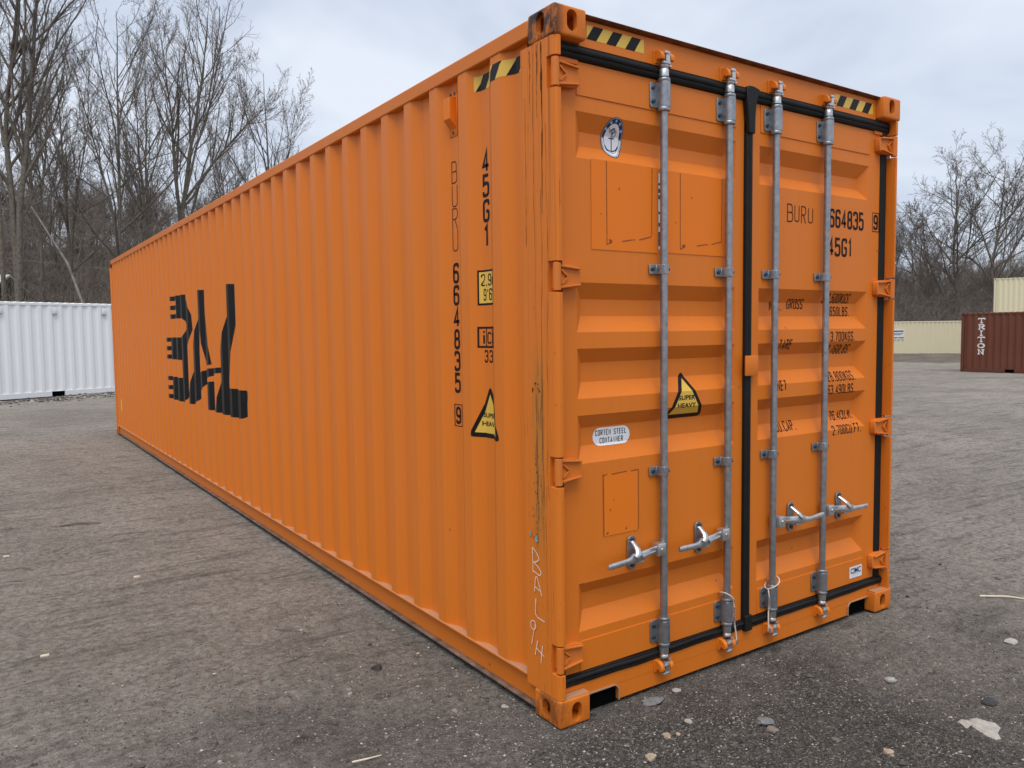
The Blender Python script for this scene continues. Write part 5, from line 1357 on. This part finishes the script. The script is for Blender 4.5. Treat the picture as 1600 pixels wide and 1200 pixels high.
rock(0.15, -0.37, 0.020, 0.62, TAN, 'tan stone nearest the bottom edge, below the corner casting', 3, rz=0.4, stretch=1.2)
rock(0.31, -0.295, 0.016, 0.75, TAN, 'knobbly tan stone right of the near corner casting', 4)
rock(0.355, -0.31, 0.010, 0.75, TAN, 'tiny tan stone just right of the knobbly tan stone', 14)
rock(0.47, -0.26, 0.015, 0.55, PALE, 'whitish stone on the dark gravel below the door sill', 5, stretch=1.3)
rock(0.655, -0.02, 0.018, 0.6, PALE, 'whitish stone close to the door sill, under the first rod', 6, stretch=1.3)
rock(0.49, -0.03, 0.040, 0.28, GREY, 'half buried flat grey stone by the left pocket of the sill', 7, stretch=1.4)
rock(0.70, -0.50, 0.026, 0.6, (0.20, 0.165, 0.14), 'brownish stone in the gravel below the middle of the doors', 8)
rock(0.74, -0.44, 0.034, 0.45, GREY, 'blue grey stone beside the brownish one below the doors', 9, stretch=1.3)
rock(1.68, -0.88, 0.028, 0.5, DARKG, 'dark wedge shaped stone right of the doors, above the flat pale chips', 10, stretch=1.3)
rock(1.53, -0.52, 0.024, 0.7, PALE, 'pale round stone standing alone right of the sill', 11)
rock(0.91, -0.87, 0.020, 0.7, TAN, 'tan pebble at the bottom edge right of centre', 12)
rock(2.47, -0.63, 0.026, 0.5, PALE, 'white stone at the right edge beyond the corner of the doors', 13, stretch=1.4)
rock(-0.37, 0.97, 0.026, 0.65, (0.05, 0.042, 0.038), 'dark dirt clod lying left of the near bottom rail', 15)
rock(-0.07, 0.30, 0.014, 0.55, PALE, 'small white stone left of the near corner casting', 16, stretch=1.3)
rock(-0.49, 1.70, 0.012, 0.6, (0.28, 0.30, 0.32), 'small pale grey stone on the tan dirt left of the rail', 17)
def stick(p, r, mat, label, name='stick'):
    m = MB(); m.tube([(x, y, float(ground_z(x, y))+r*0.8+dz) for x, y, dz in p], [r*0.9]*(len(p)-1)+[r*0.5], 6)
    tag(m.build(name, mat), label, 'stick', 'sticks and slivers on the yard')
MT['sliver'] = plain('bleached_wood', (0.58, 0.50, 0.38), 0.8, 0, 0.15, 40)
stick([(-1.37, 5.28, 0), (-1.24, 5.25, 0.006), (-1.06, 5.18, 0)], 0.010, MT['twig'], 'dark stick lying on the tan dirt at the left')
stick([(-0.80, 0.245, 0), (-0.75, 0.235, 0.002), (-0.69, 0.225, 0)], 0.0045, MT['sliver'], 'bleached wood sliver at the bottom edge')
stick([(3.06, -0.20, 0), (3.17, -0.31, 0.004), (3.24, -0.39, 0)], 0.007, MT['sliver'], 'bleached stick at the right edge beyond the doors')
stick([(-0.60, 1.80, 0), (-0.55, 1.72, 0.01), (-0.47, 1.66, 0)], 0.004, MT['twig'], 'thin curved twig on the dirt left of the rail')
for (x, y, lb) in ((-1.78, 4.52, 'yellow wood chip at the left edge of the yard'), (-1.07, 3.28, 'yellow wood chip on the dirt below the middle of the long side'), (-1.68, 2.12, 'yellow wood chip at the lower left')):
    m = MB(); z = float(ground_z(x, y)); m.rbox(x-0.020, x+0.020, y-0.012, y+0.012, z-0.002, z+0.008, 0.003)
    tag(m.build('wood_chip', MT['sliver']), lb, 'wood chip', 'wood chips on the yard')
